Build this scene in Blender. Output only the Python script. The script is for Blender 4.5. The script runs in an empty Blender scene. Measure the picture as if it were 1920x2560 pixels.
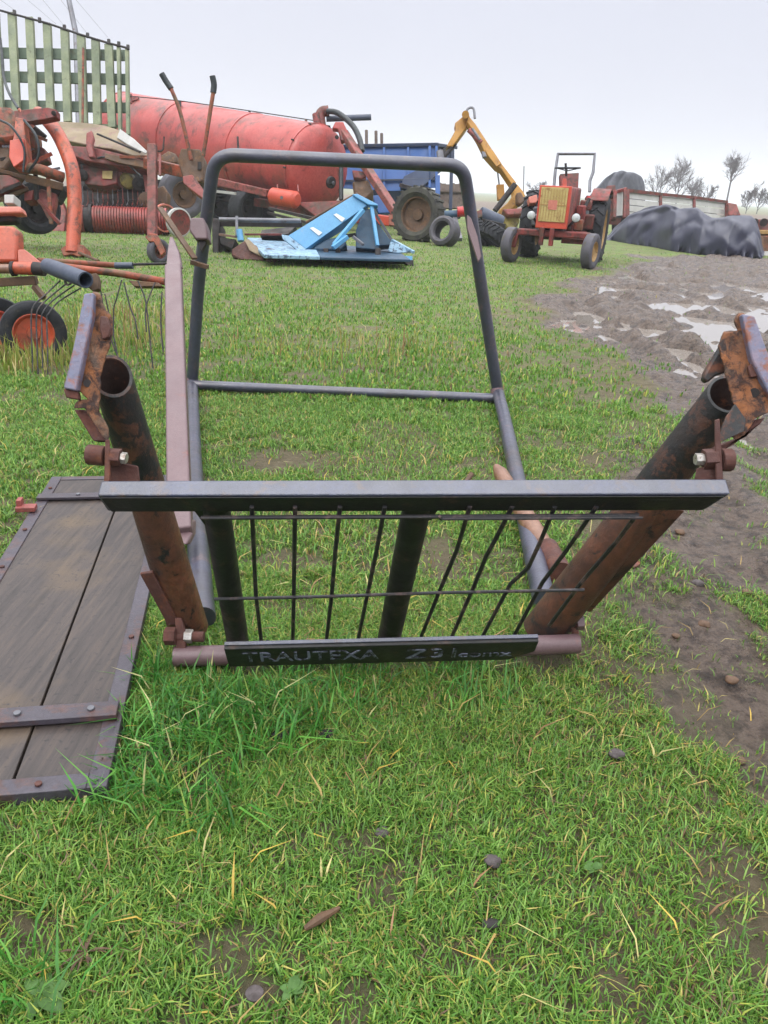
import bpy, math, random
import numpy as np
from mathutils import Vector as V, Matrix

random.seed(7); rng = np.random.default_rng(7)
sc = bpy.context.scene
COL = sc.collection

# ------------------------------------------------------------------ camera
TH, RO, FPX = math.radians(22.9), math.radians(2.8), 1921.0
CAM = V((0, 0, 1.05))
FW = V((0, math.cos(TH), -math.sin(TH))); U0 = V((0, math.sin(TH), math.cos(TH))); R0 = V((1, 0, 0))
RT = R0*math.cos(RO) + U0*math.sin(RO); UP = U0*math.cos(RO) - R0*math.sin(RO)
cd = bpy.data.cameras.new('camera'); cam = bpy.data.objects.new('camera', cd); COL.objects.link(cam)
cam.matrix_world = Matrix(((RT.x, UP.x, -FW.x, CAM.x), (RT.y, UP.y, -FW.y, CAM.y), (RT.z, UP.z, -FW.z, CAM.z), (0, 0, 0, 1)))
cd.sensor_fit = 'VERTICAL'; cd.sensor_height = 36.0; cd.sensor_width = 27.0
cd.lens = 36.0*FPX/2560.0; cd.clip_start = 0.02; cd.clip_end = 6000
sc.camera = cam

# ------------------------------------------------------------------ overcast daylight
SUN_EL, SUN_AZ = math.radians(52), math.radians(-35)
w = bpy.data.worlds.new("World"); sc.world = w; w.use_nodes = True
nt = w.node_tree; nt.nodes.clear()
wo = nt.nodes.new('ShaderNodeOutputWorld'); bg = nt.nodes.new('ShaderNodeBackground')
sky = nt.nodes.new('ShaderNodeTexSky'); sky.sky_type = 'NISHITA'; sky.sun_disc = False
sky.sun_elevation = SUN_EL; sky.sun_rotation = SUN_AZ; sky.air_density = 1.0; sky.dust_density = 4.0
tc = nt.nodes.new('ShaderNodeTexCoord'); sp = nt.nodes.new('ShaderNodeSeparateXYZ')
cr = nt.nodes.new('ShaderNodeValToRGB')                      # cloud deck: brighter overhead than at the horizon
e = cr.color_ramp.elements
e[0].position = 0.0; e[0].color = (5.85, 6.0, 6.85, 1)
e[1].position = 0.34; e[1].color = (5.95, 6.15, 7.15, 1)
k = e.new(0.6); k.color = (23, 23.4, 24.6, 1)
k = e.new(1.0); k.color = (36, 36.2, 37, 1)
ns = nt.nodes.new('ShaderNodeTexNoise'); ns.inputs['Scale'].default_value = 1.6; ns.inputs['Detail'].default_value = 4
mr = nt.nodes.new('ShaderNodeMapRange'); mr.inputs['From Min'].default_value = 0.3; mr.inputs['From Max'].default_value = 0.7
mr.inputs['To Min'].default_value = 0.965; mr.inputs['To Max'].default_value = 1.03
mu = nt.nodes.new('ShaderNodeMix'); mu.data_type = 'RGBA'; mu.blend_type = 'MULTIPLY'; mu.inputs[0].default_value = 1
mx = nt.nodes.new('ShaderNodeMix'); mx.data_type = 'RGBA'; mx.inputs[0].default_value = 0.94
L = nt.links.new
L(tc.outputs['Generated'], sp.inputs[0]); L(sp.outputs['Z'], cr.inputs[0]); L(tc.outputs['Generated'], ns.inputs['Vector'])
L(ns.outputs['Fac'], mr.inputs['Value']); L(cr.outputs[0], mu.inputs[6]); L(mr.outputs[0], mu.inputs[7])
L(sky.outputs[0], mx.inputs[6]); L(mu.outputs[2], mx.inputs[7]); L(mx.outputs[2], bg.inputs[0])
bg.inputs[1].default_value = 0.10
L(bg.outputs[0], wo.inputs[0])
sd = bpy.data.lights.new('sun', 'SUN'); sd.energy = 0.9; sd.angle = math.radians(25); sd.color = (1, 0.97, 0.93)
so = bpy.data.objects.new('sun', sd); COL.objects.link(so)
sdir = V((math.sin(SUN_AZ)*math.cos(SUN_EL), -math.cos(SUN_AZ)*math.cos(SUN_EL), math.sin(SUN_EL)))
so.rotation_euler = sdir.to_track_quat('Z', 'Y').to_euler(); so.location = (0, 0, 20)
sc.view_settings.view_transform = 'Standard'; sc.view_settings.look = 'None'
sc.view_settings.exposure = 0.28; sc.view_settings.gamma = 1.0
sc.cycles.max_bounces = 6; sc.cycles.use_denoising = True

# ------------------------------------------------------------------ measuring helpers
def ray(px, py): return FW + RT*((px-960)/FPX) + UP*((1280-py)/FPX)
def P(px, py, d): return CAM + ray(px, py)*d
def G(px, py, z=0.0):
    r = ray(px, py); return CAM + r*((z-CAM.z)/r.z)
def gd(px, py, z=0.0):
    r = ray(px, py); return (z-CAM.z)/r.z
def M(px, d): return px*d/FPX                                  # a length in pixels to metres at depth d

# ------------------------------------------------------------------ object helpers
OFF = {}
def thing(name, label, cat, loc=(0, 0, 0), group=None, kind=None):
    o = bpy.data.objects.new(name, None); COL.objects.link(o); o.location = loc; o.empty_display_size = 0.1
    o['label'] = label; o['category'] = cat
    if group: o['group'] = group
    if kind: o['kind'] = kind
    OFF[o.name] = V(loc); return o
def sub(name, parent, loc):
    o = bpy.data.objects.new(name, None); COL.objects.link(o); o.parent = parent
    o.location = V(loc)-OFF[parent.name]; o.empty_display_size = 0.1; OFF[o.name] = V(loc); return o

class MB:
    def __init__(s): s.v = []; s.f = []; s.sm = []
    def add(s, vs, fs, smooth=False):
        n = len(s.v); s.v += [V(a) for a in vs]
        for f in fs: s.f.append(tuple(i+n for i in f)); s.sm.append(smooth)
        return s
    def box(s, c, ax, ay, az):
        c, ax, ay, az = V(c), V(ax), V(ay), V(az)
        vs = [c+ax*i+ay*j+az*k for i in (-1, 1) for j in (-1, 1) for k in (-1, 1)]
        fs = [(0, 1, 3, 2), (4, 6, 7, 5), (0, 4, 5, 1), (2, 3, 7, 6), (0, 2, 6, 4), (1, 5, 7, 3)]
        if ax.cross(ay).dot(az) < 0: fs = [f[::-1] for f in fs]
        return s.add(vs, fs)
    def beam(s, p0, p1, wd, ht, up=(0, 0, 1), t1=None):
        p0, p1 = V(p0), V(p1); d = (p1-p0).normalized(); up = V(up); x = d.cross(up)
        if x.length < 1e-4: x = d.cross(V((0, 1, 0)))
        x.normalize(); y = x.cross(d).normalized(); t1 = t1 or 1
        vs = []
        for p, t in ((p0, 1), (p1, t1)):
            vs += [p+x*(i*wd/2*t)+y*(j*ht/2*t) for i, j in ((-1, -1), (1, -1), (1, 1), (-1, 1))]
        return s.add(vs, [(3, 2, 1, 0), (4, 5, 6, 7), (0, 1, 5, 4), (1, 2, 6, 5), (2, 3, 7, 6), (3, 0, 4, 7)])
    def tube(s, pts, r, n=12, cap=True):
        pts = [V(p) for p in pts]; m = len(pts); rs = r if isinstance(r, (list, tuple)) else [r]*m
        t0 = (pts[1]-pts[0]).normalized(); a = V((0, 0, 1)) if abs(t0.z) < .9 else V((1, 0, 0))
        x = t0.cross(a).normalized(); vs = []
        for i, p in enumerate(pts):
            t = ((pts[min(i+1, m-1)]-p).normalized()+(p-pts[max(i-1, 0)]).normalized()).normalized()
            x = (x-t*x.dot(t)).normalized(); y = t.cross(x)
            vs += [p+(x*math.cos(2*math.pi*k/n)+y*math.sin(2*math.pi*k/n))*rs[i] for k in range(n)]
        fs = [(i*n+k, i*n+(k+1) % n, (i+1)*n+(k+1) % n, (i+1)*n+k) for i in range(m-1) for k in range(n)]
        s.add(vs, fs, True)
        if cap:
            s.add(vs[:n], [tuple(range(n))[::-1]]); s.add(vs[-n:], [tuple(range(n))])
        return s
    def lathe(s, c, axis, prof, n=32, smooth=True, closed=False):
        c, ax = V(c), V(axis).normalized(); a = V((0, 0, 1)) if abs(ax.z) < .9 else V((1, 0, 0))
        x = ax.cross(a).normalized(); y = ax.cross(x); vs = []
        for (r, h) in prof:
            vs += [c+ax*h+(x*math.cos(2*math.pi*k/n)+y*math.sin(2*math.pi*k/n))*r for k in range(n)]
        m = len(prof); rr = range(m if closed else m-1)
        fs = [(i*n+k, ((i+1) % m)*n+k, ((i+1) % m)*n+(k+1) % n, i*n+(k+1) % n) for i in rr for k in range(n)]
        return s.add(vs, fs, smooth)
    def cyl(s, p0, p1, r, n=20):
        return s.tube([p0, p1], r, n)
    def prism(s, poly, vec):
        poly = [V(p) for p in poly]; vec = V(vec); n = len(poly)
        s.add(poly+[p+vec for p in poly], [tuple(range(n)), tuple(range(2*n-1, n-1, -1))]+[(i, i+n, (i+1) % n+n, (i+1) % n) for i in range(n)])
        return s
    def pprism(s, pts, d, th, dirv=None, jag=0):
        """polygon of picture points at depth d (or per-point depth), th metres thick away from the camera side"""
        if jag:
            rj = random.Random(len(pts)); q = []
            for i, a in enumerate(pts):
                b = pts[(i+1) % len(pts)]; L_ = math.hypot(b[0]-a[0], b[1]-a[1]); m = max(1, int(L_/9))
                for k in range(m): t = k/m; q.append((a[0]+(b[0]-a[0])*t+rj.uniform(-jag, jag), a[1]+(b[1]-a[1])*t+rj.uniform(-jag, jag)))
            pts = q
        poly = [P(p[0], p[1], p[2] if len(p) > 2 else d) for p in pts]
        return s.prism(poly, (V(dirv) if dirv else FW)*th)
    def build(s, name, mat, parent=None, bevel=0, seg=2):
        me = bpy.data.meshes.new(name); off = OFF[parent.name] if parent else V((0, 0, 0))
        me.from_pydata([tuple(a-off) for a in s.v], [], s.f); me.validate()
        bm_fix(me)
        me.materials.append(mat)
        o = bpy.data.objects.new(name, me); COL.objects.link(o)
        if parent: o.parent = parent
        OFF[o.name] = V(off)
        if bevel:
            b = o.modifiers.new('bevel', 'BEVEL'); b.width = bevel; b.segments = seg; b.limit_method = 'ANGLE'; b.angle_limit = math.radians(40)
        return o
import bmesh
def bm_fix(me):
    bm = bmesh.new(); bm.from_mesh(me); bmesh.ops.remove_doubles(bm, verts=bm.verts, dist=1e-6)
    bmesh.ops.recalc_face_normals(bm, faces=bm.faces); bm.to_mesh(me); bm.free()
    n = len(me.polygons); me.polygons.foreach_set('use_smooth', [True]*n)
    try: me.set_sharp_from_angle(angle=math.radians(38))
    except Exception: me.polygons.foreach_set('use_smooth', [False]*n)
def single(mb, name, mat, label, cat, group=None, base=None, bevel=0):
    """a thing that is one mesh"""
    o = mb.build(name, mat, None, bevel)
    o['label'] = label; o['category'] = cat
    if group: o['group'] = group
    if base is not None:
        base = V(base); o.data.transform(Matrix.Translation(-base)); o.location = base; OFF[o.name] = base
    return o
def fillet(pts, rad, n=6):
    pts = [V(p) for p in pts]; out = [pts[0]]
    for i in range(1, len(pts)-1):
        a, b, c = pts[i-1], pts[i], pts[i+1]; r = min(rad, (a-b).length*.45, (c-b).length*.45)
        p, q = b+(a-b).normalized()*r, b+(c-b).normalized()*r
        for k in range(n+1):
            t = k/n; out.append(p*(1-t)**2+b*2*t*(1-t)+q*t*t)
    return out+[pts[-1]]
def curve(pts, n=8):
    """smooth curve through points (Catmull-Rom)"""
    pts = [V(p) for p in pts]; q = [pts[0]*2-pts[1]]+pts+[pts[-1]*2-pts[-2]]; out = []
    for i in range(1, len(q)-2):
        for k in range(n):
            t = k/n; a, b, c, d = q[i-1], q[i], q[i+1], q[i+2]
            out.append((b*2+(c-a)*t+(a*2-b*5+c*4-d)*t*t+(b*3-a-c*3+d)*t**3)*0.5)
    return out+[pts[-1]]

# ------------------------------------------------------------------ materials
def S(r, g, b, k=1.0):
    f = lambda c: ((c/255)/12.92 if c/255 <= .04045 else ((c/255+.055)/1.055)**2.4)*k
    return (min(f(r), .9), min(f(g), .9), min(f(b), .9), 1)
def paint(name, base, base2=None, worn=None, amt=.35, scale=6, rough=.5, metal=0.0, bump=.25, fine=60, dirt=None, damt=.3, spec=.5, edge=.06, zg=None):
    m = bpy.data.materials.new(name); m.use_nodes = True; t = m.node_tree; b = t.nodes['Principled BSDF']
    co = t.nodes.new('ShaderNodeTexCoord')
    def noise(sc_, det=5, ro=.6, dis=0):
        n = t.nodes.new('ShaderNodeTexNoise'); n.inputs['Scale'].default_value = sc_; n.inputs['Detail'].default_value = det
        n.inputs['Roughness'].default_value = ro; n.inputs['Distortion'].default_value = dis; t.links.new(co.outputs['Object'], n.inputs['Vector']); return n
    def mix(fac, a, c):
        x = t.nodes.new('ShaderNodeMix'); x.data_type = 'RGBA'
        t.links.new(fac, x.inputs[0])
        for s_, v_ in ((6, a), (7, c)):
            if isinstance(v_, tuple): x.inputs[s_].default_value = v_
            else: t.links.new(v_, x.inputs[s_])
        return x.outputs[2]
    def thr(n, lo, hi):
        r = t.nodes.new('ShaderNodeMapRange'); r.inputs['From Min'].default_value = lo; r.inputs['From Max'].default_value = hi
        t.links.new(n.outputs['Fac'], r.inputs['Value']); return r.outputs[0]
    base2 = base2 or tuple(c*.7 for c in base[:3])+(1,)
    c = mix(thr(noise(scale*.8, 4, .6), .35, .65), base, base2)
    n3 = noise(fine, 3, .7)
    c = mix(thr(n3, .3, .9), c, tuple(x*.8 for x in base2[:3])+(1,))
    rg = None
    if worn:
        n2 = noise(scale*1.7, 8, .72, .4); lo = .5+(.5-amt)*.55
        if zg:
            sz = t.nodes.new('ShaderNodeSeparateXYZ'); t.links.new(co.outputs['Object'], sz.inputs[0])
            mz = t.nodes.new('ShaderNodeMapRange'); t.links.new(sz.outputs['Z'], mz.inputs['Value'])
            for k_, v_ in zip(('From Min', 'From Max', 'To Min', 'To Max'), zg): mz.inputs[k_].default_value = v_
            ad = t.nodes.new('ShaderNodeMath'); ad.operation = 'ADD'; t.links.new(n2.outputs['Fac'], ad.inputs[0]); t.links.new(mz.outputs[0], ad.inputs[1]); n2 = None
            rr = t.nodes.new('ShaderNodeMapRange'); rr.inputs['From Min'].default_value = lo-edge; rr.inputs['From Max'].default_value = lo+edge; t.links.new(ad.outputs[0], rr.inputs['Value']); mk = rr.outputs[0]
        else: mk = thr(n2, lo-edge, lo+edge)
        wornc = mix(thr(noise(fine*.6, 4), .35, .65), worn, tuple(x*.5 for x in worn[:3])+(1,))
        c = mix(mk, c, wornc); rg = mk
    if dirt:
        n4 = noise(scale*.6, 7, .7); lo = .5+(.5-damt)*.5; c = mix(thr(n4, lo-.1, lo+.12), c, dirt)
    t.links.new(c, b.inputs['Base Color']); b.inputs['Metallic'].default_value = metal
    r = t.nodes.new('ShaderNodeMapRange'); t.links.new(noise(scale*2, 5).outputs['Fac'], r.inputs['Value'])
    r.inputs['From Min'].default_value = .3; r.inputs['From Max'].default_value = .7
    r.inputs['To Min'].default_value = rough*.75; r.inputs['To Max'].default_value = min(1, rough*1.3)
    t.links.new(r.outputs[0], b.inputs['Roughness']); b.inputs['Specular IOR Level'].default_value = spec
    if bump:
        bp = t.nodes.new('ShaderNodeBump'); bp.inputs['Strength'].default_value = bump; bp.inputs['Distance'].default_value = .004
        t.links.new(noise(fine*1.3, 5, .7).outputs['Fac'], bp.inputs['Height']); t.links.new(bp.outputs[0], b.inputs['Normal'])
    return m
RUST = S(128, 74, 48, .7); RUSTD = S(84, 52, 42, .7)
m_tube = paint('grey_tube_paint', S(82, 84, 112, .5), S(58, 60, 80, .45), S(116, 92, 98, .6), .3, 7, .4, bump=.35, spec=.8, dirt=S(60, 52, 54, .5), damt=.3)
m_tube.node_tree.nodes['Principled BSDF'].inputs['IOR'].default_value = 1.6
m_beam = paint('blue_black_steel', S(56, 66, 108, .5), S(40, 46, 72, .45), S(104, 74, 62, .5), .3, 11, .36, fine=120, bump=.5, spec=.9, dirt=S(40, 38, 40, .5), damt=.2)
m_beam.node_tree.nodes['Principled BSDF'].inputs['IOR'].default_value = 1.65
m_rimst = paint('panel_edge_steel', S(92, 86, 98, .55), S(74, 66, 76, .5), S(112, 78, 72, .55), .38, 8, .45, fine=110, bump=.4, spec=.6)
m_black = paint('worn_black_paint', S(30, 31, 30, .55), S(22, 22, 23, .5), S(92, 66, 54, .6), .3, 9, .5, bump=.3)
m_bigtube = paint('rust_over_black_tube', S(138, 84, 58, .55), S(82, 52, 38, .45), S(24, 30, 32, .5), .44, 10, .5, bump=.6, dirt=S(52, 42, 36, .5), damt=.34, zg=(.35, .62, -.05, .085), edge=.025)
m_bigtop = paint('black_tube_with_rust_spots', S(36, 44, 48, .7), S(50, 46, 42, .7), S(140, 84, 56, .6), .36, 13, .5, bump=.4)
m_rust = paint('orange_rust_plate', S(176, 108, 56, .6), S(132, 88, 62, .5), S(74, 44, 32, .45), .47, 22, .75, bump=.8, dirt=S(150, 122, 96, .6), damt=.3)
m_rustd = paint('dark_rust', S(116, 70, 58, .6), S(86, 50, 42, .6), RUST, .3, 14, .75, bump=.6)
m_bar = paint('mauve_blue_bar', S(150, 128, 140, .75), S(116, 128, 156, .7), S(170, 110, 88, .7), .40, 19, .5, bump=.5)
m_mauve = paint('mauve_primer', S(146, 116, 118, .5), S(132, 104, 108, .5), S(150, 96, 88, .6), .2, 6, .45, bump=.25, fine=140, spec=.55)
m_wire = paint('dark_wire', S(46, 44, 48, .7), S(30, 30, 32, .7), S(120, 96, 92, .6), .35, 14, .5, bump=.1)
m_zinc = paint('zinc_nut', S(205, 205, 200, .8), S(160, 150, 140, .8), RUST, .3, 60, .35, metal=.5, bump=.2)
m_copper = paint('brown_tube', S(170, 128, 104, .62), S(140, 98, 74, .6), S(110, 70, 54, .6), .3, 9, .38, bump=.2, spec=.6)
m_inside = paint('rusty_inside', S(84, 54, 42, .5), S(54, 34, 28, .5), RUST, .3, 20, .9, bump=.6)
m_letter = paint('lavender_worn_lettering', S(150, 152, 176, .75), S(112, 114, 136, .7), S(26, 28, 28, .5), .46, 46, .5, bump=.3, edge=.02)
m_red = paint('tanker_red_paint', S(208, 92, 84, .72), S(182, 66, 60, .68), S(140, 66, 54, .55), .34, 1.1, .42, bump=.05, dirt=S(112, 84, 70, .5), damt=.32, fine=18, spec=.45)
m_redbright = paint('bright_orange_red', S(228, 92, 64, .7), S(214, 80, 58, .66), S(176, 76, 60, .6), .25, 3, .45, bump=.05)
m_redold = paint('dull_red_paint', S(170, 66, 58, .66), S(134, 48, 44, .6), S(96, 54, 42, .5), .4, 5, .6, bump=.3, dirt=S(92, 72, 52, .5), damt=.42)
m_pink = paint('faded_pink_red', S(184, 96, 88, .62), S(160, 76, 70, .58), S(112, 66, 52, .5), .4, 5, .55, bump=.3, dirt=S(104, 82, 62, .5), damt=.34)
m_orange = paint('orange_paint', S(210, 96, 58, .78), S(190, 80, 50, .72), S(124, 74, 46, .5), .36, 4.5, .45, bump=.2, spec=.6, dirt=S(120, 92, 60, .5), damt=.28)
m_orusty = paint('rusty_orange_paint', S(194, 88, 50, .64), S(150, 70, 44, .56), S(108, 76, 48, .5), .46, 6, .6, bump=.3, dirt=S(140, 112, 72, .5), damt=.36)
m_opink = paint('sun_faded_orange', S(232, 148, 130, .72), S(216, 122, 100, .68), S(180, 96, 66, .6), .25, 4, .4, bump=.1)
m_brown = paint('dirty_brown_metal', S(126, 92, 64, .6), S(96, 72, 52, .6), S(156, 110, 66, .6), .35, 5, .7, bump=.4)
m_dark = paint('dark_greasy_steel', S(48, 38, 36, .6), S(32, 26, 26, .6), S(92, 56, 44, .5), .3, 5, .7, bump=.3)
m_tyre = paint('black_rubber', S(58, 60, 66, .55), S(44, 46, 50, .55), S(104, 98, 88, .5), .25, 8, .75, bump=.3, spec=.35)
m_tyreg = paint('weathered_grey_rubber', S(112, 108, 118, .55), S(92, 90, 98, .55), S(120, 112, 96, .5), .3, 5, .7, bump=.3)
m_tyreo = paint('mossy_old_rubber', S(86, 86, 70, .55), S(72, 70, 62, .55), S(50, 48, 48, .5), .4, 4, .85, bump=.3)
m_green = paint('faded_green_slats', S(158, 164, 128, .8), S(128, 140, 112, .62), S(104, 110, 84, .6), .26, 3.2, .7, bump=.2)
m_green2 = paint('blue_green_boards', S(116, 134, 110, .66), S(100, 118, 98, .62), S(110, 104, 74, .6), .3, 2.5, .7, bump=.2)
m_hood = paint('dirty_cream_hood', S(176, 158, 124, .62), S(150, 128, 96, .6), S(172, 130, 122, .6), .4, 1.6, .6, bump=.3, dirt=S(118, 104, 74, .6), damt=.4)
m_white = paint('weathered_white', S(206, 204, 200, .74), S(186, 184, 178, .7), S(150, 140, 128, .6), .2, 3, .6, bump=.1)
m_cream = paint('cream_radiator_grille', S(224, 204, 136, .72), S(204, 178, 108, .68), S(190, 132, 80, .6), .3, 6, .55, bump=.1)
m_yrim = paint('cream_yellow_rim', S(214, 176, 110, .66), S(190, 146, 84, .6), S(130, 90, 60, .5), .3, 9, .6, bump=.1)
m_yellow = paint('crane_yellow', S(216, 158, 56, .68), S(200, 142, 52, .64), S(150, 104, 54, .6), .26, 3, .5, bump=.1)
m_ygreen = paint('mossy_yellow', S(176, 158, 66, .6), S(140, 124, 60, .6), S(84, 66, 48, .5), .4, 5, .7, bump=.2)
m_blue = paint('hopper_blue', S(48, 104, 176, .72), S(36, 86, 158, .7), S(96, 104, 120, .6), .2, 1.5, .5, bump=.05)
m_blued = paint('dark_blue_steel', S(40, 66, 104, .7), S(30, 50, 84, .7), S(80, 76, 76, .6), .3, 2, .55, bump=.1)
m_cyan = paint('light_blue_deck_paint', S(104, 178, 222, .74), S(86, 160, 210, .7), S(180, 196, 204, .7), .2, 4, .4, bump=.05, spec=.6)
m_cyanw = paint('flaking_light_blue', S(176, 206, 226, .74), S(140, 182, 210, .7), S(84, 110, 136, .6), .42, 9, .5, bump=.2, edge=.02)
m_teal = paint('dark_teal_blue_steel', S(44, 92, 122, .6), S(34, 70, 98, .6), S(70, 74, 78, .6), .25, 4, .5, bump=.1)  # dark teal blue steel of mower mast, rear deck, gearbox and drive shaft
m_steel = paint('bare_grey_steel', S(150, 152, 160, .62), S(118, 118, 124, .6), S(112, 84, 70, .6), .28, 5, .42, metal=.3, bump=.2)
m_hose = paint('black_hose_rubber', S(38, 50, 54, .6), S(30, 38, 42, .6), None, .2, 6, .5, bump=.1)
m_greyp = paint('grey_painted_pipe', S(88, 98, 120, .62), S(70, 80, 100, .6), RUST, .2, 5, .5, bump=.1)
m_tarp = paint('slate_blue_tarpaulin', S(66, 69, 96, .45), S(58, 61, 86, .45), None, .3, .6, .45, bump=.08, fine=8, spec=.6)
m_tarpd = paint('dark_tarpaulin', S(72, 76, 90, .6), S(60, 62, 74, .6), S(104, 104, 112, .6), .3, 1.2, .6, bump=.25, fine=12)
m_bark = paint('grey_bark', S(112, 108, 112, .6), S(92, 88, 90, .6), None, .2, 2, .9, bump=.3)
m_twig = paint('bare_twigs', S(104, 88, 84, .5), S(84, 70, 68, .5), None, .2, 2, .9, bump=0)
m_crate = paint('brown_boards', S(130, 112, 100, .6), S(104, 88, 78, .6), S(80, 64, 56, .6), .3, 3, .8, bump=.2)
m_stone = paint('grey_mauve_stone', S(124, 112, 112, .42), S(96, 86, 84, .4), None, .2, 40, .8, bump=.5)
m_stonew = paint('white_sticker', S(236, 240, 240, .8), S(220, 224, 228, .8), S(150, 170, 180, .7), .1, 20, .5, bump=0)
m_yel2 = paint('dusty_yellow_housing', S(168, 152, 70, .6), S(128, 112, 56, .6), S(70, 56, 44, .5), .35, 6, .6, bump=.2)
m_glass = paint('headlamp_glass', S(226, 228, 226, .8), S(190, 194, 196, .8), None, .2, 30, .15, bump=0)
m_redlens = paint('red_lamp_lens', S(206, 50, 46, .75), S(190, 40, 40, .75), None, .2, 30, .25, bump=0)

def wood_mat():
    m = bpy.data.materials.new('weathered_plank_wood'); m.use_nodes = True; t = m.node_tree; b = t.nodes['Principled BSDF']; Lk = t.links.new
    co = t.nodes.new('ShaderNodeTexCoord'); mp = t.nodes.new('ShaderNodeMapping'); mp.inputs['Rotation'].default_value[2] = math.radians(-11)
    mp.inputs['Scale'].default_value = (26, 1.6, 8); Lk(co.outputs['Object'], mp.inputs[0])
    n = t.nodes.new('ShaderNodeTexNoise'); n.inputs['Scale'].default_value = 2.4; n.inputs['Detail'].default_value = 8; n.inputs['Roughness'].default_value = .7; Lk(mp.outputs[0], n.inputs[0])
    r = t.nodes.new('ShaderNodeValToRGB'); Lk(n.outputs[0], r.inputs[0]); el = r.color_ramp.elements
    el[0].position = .25; el[0].color = S(46, 40, 36, .5); el[1].position = .74; el[1].color = S(108, 92, 80, .5)
    q = el.new(.5); q.color = S(80, 70, 66, .52)
    n2 = t.nodes.new('ShaderNodeTexNoise'); n2.inputs['Scale'].default_value = 3.2; n2.inputs['Detail'].default_value = 5; Lk(co.outputs['Object'], n2.inputs[0])
    mr2 = t.nodes.new('ShaderNodeMapRange'); mr2.inputs['From Min'].default_value = .56; mr2.inputs['From Max'].default_value = .8; Lk(n2.outputs[0], mr2.inputs['Value'])
    x = t.nodes.new('ShaderNodeMix'); x.data_type = 'RGBA'; Lk(mr2.outputs[0], x.inputs[0]); Lk(r.outputs[0], x.inputs[6]); x.inputs[7].default_value = S(134, 110, 78, .5)
    n3 = t.nodes.new('ShaderNodeTexNoise'); n3.inputs['Scale'].default_value = 90; n3.inputs['Detail'].default_value = 3; Lk(co.outputs['Object'], n3.inputs[0])
    mr3 = t.nodes.new('ShaderNodeMapRange'); mr3.inputs['From Min'].default_value = .6; mr3.inputs['From Max'].default_value = .72; Lk(n3.outputs[0], mr3.inputs['Value'])
    y = t.nodes.new('ShaderNodeMix'); y.data_type = 'RGBA'; Lk(mr3.outputs[0], y.inputs[0]); Lk(x.outputs[2], y.inputs[6]); y.inputs[7].default_value = S(50, 44, 44, .6)
    Lk(y.outputs[2], b.inputs['Base Color']); b.inputs['Roughness'].default_value = .55
    bp = t.nodes.new('ShaderNodeBump'); bp.inputs['Strength'].default_value = .6; bp.inputs['Distance'].default_value = .003; Lk(n.outputs[0], bp.inputs['Height']); Lk(bp.outputs[0], b.inputs['Normal'])
    return m
m_wood = wood_mat()

# ------------------------------------------------------------------ ground: shape, mud, puddles
def hsh(ix, iy, s):
    h = (ix.astype(np.int64)*374761393 + iy.astype(np.int64)*668265263 + s*974634777) & 0xffffffff
    h = ((h ^ (h >> 13))*1274126177) & 0xffffffff
    return ((h ^ (h >> 16)) & 0xffff)/65535.0
def vnoise(x, y, s=0):
    ix, iy = np.floor(x), np.floor(y); fx, fy = x-ix, y-iy; fx = fx*fx*(3-2*fx); fy = fy*fy*(3-2*fy)
    a, b, c, d = hsh(ix, iy, s), hsh(ix+1, iy, s), hsh(ix, iy+1, s), hsh(ix+1, iy+1, s)
    return (a*(1-fx)+b*fx)*(1-fy)+(c*(1-fx)+d*fx)*fy
def fbm(x, y, o=4, s=0):
    r = 0; a = .5; n = 0
    for i in range(o):
        r = r+a*vnoise(x*2**i, y*2**i, s+i*17); n += a; a *= .5
    return r/n
def sst(a, b, x):
    t = np.clip((x-a)/(b-a), 0, 1); return t*t*(3-2*t)
MY = np.array([0, .7, 1.01, 1.33, 1.63, 1.98, 2.25, 2.74, 3.53, 4.29, 5.16, 6.54, 7.59, 8.91, 10.89, 15.1, 19, 22.2, 27.4, 40, 400])
MX = np.array([.74, .74, .74, .75, .77, .82, .88, 1.04, 1.22, 1.38, 1.58, 1.60, 1.45, 1.85, 2.6, 4.5, 6.2, 8.0, 12.4, 30, 900])
MXR = np.interp(MY, [0, 3, 8, 12, 16, 17.5, 20, 400], [4, 6, 9, 12, 16, 9, 8.4, 8])
def mudf(x, y):
    xb = np.interp(y, MY, MX); n = fbm(x*1.9, y*1.3, 4, 5)-.5; wdt = .14+.04*y
    m = sst(-wdt, wdt*.8, x-xb+n*(.34+.11*y)+(fbm(x*8, y*5, 3, 6)-.5)*.22)
    tongue = sst(17.6, 16.4, y+n*2)                           # grass again beyond the mud
    near = 1-.38*sst(2.6, 1.2, y)                              # thinner mud with grass in it close by
    return m*tongue*near
PUD = [(G(1482, 785), .20, .40), (G(1800, 815), .42, .75), (G(1745, 765), .62, .42), (G(1618, 822), .36, .26), (G(1640, 668), .8, .5), (G(1908, 790), .34, .9),
       (G(1600, 762), .28, .2), (G(1700, 872), .18, .2), (G(1580, 722), .4, .3), (G(1700, 705), .7, .3), (G(1850, 715), .9, .35), (G(1560, 690), .5, .2)]
def pudf(x, y):
    r = 0*x
    for c, a, b in PUD:
        n = (fbm(x*2.3, y*2.3, 3, 31)-.5)*1.7
        r = np.maximum(r, 1-sst(.55, 1.15, np.hypot((x-c.x)/a, (y-c.y)/b)+n))
    return r
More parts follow.
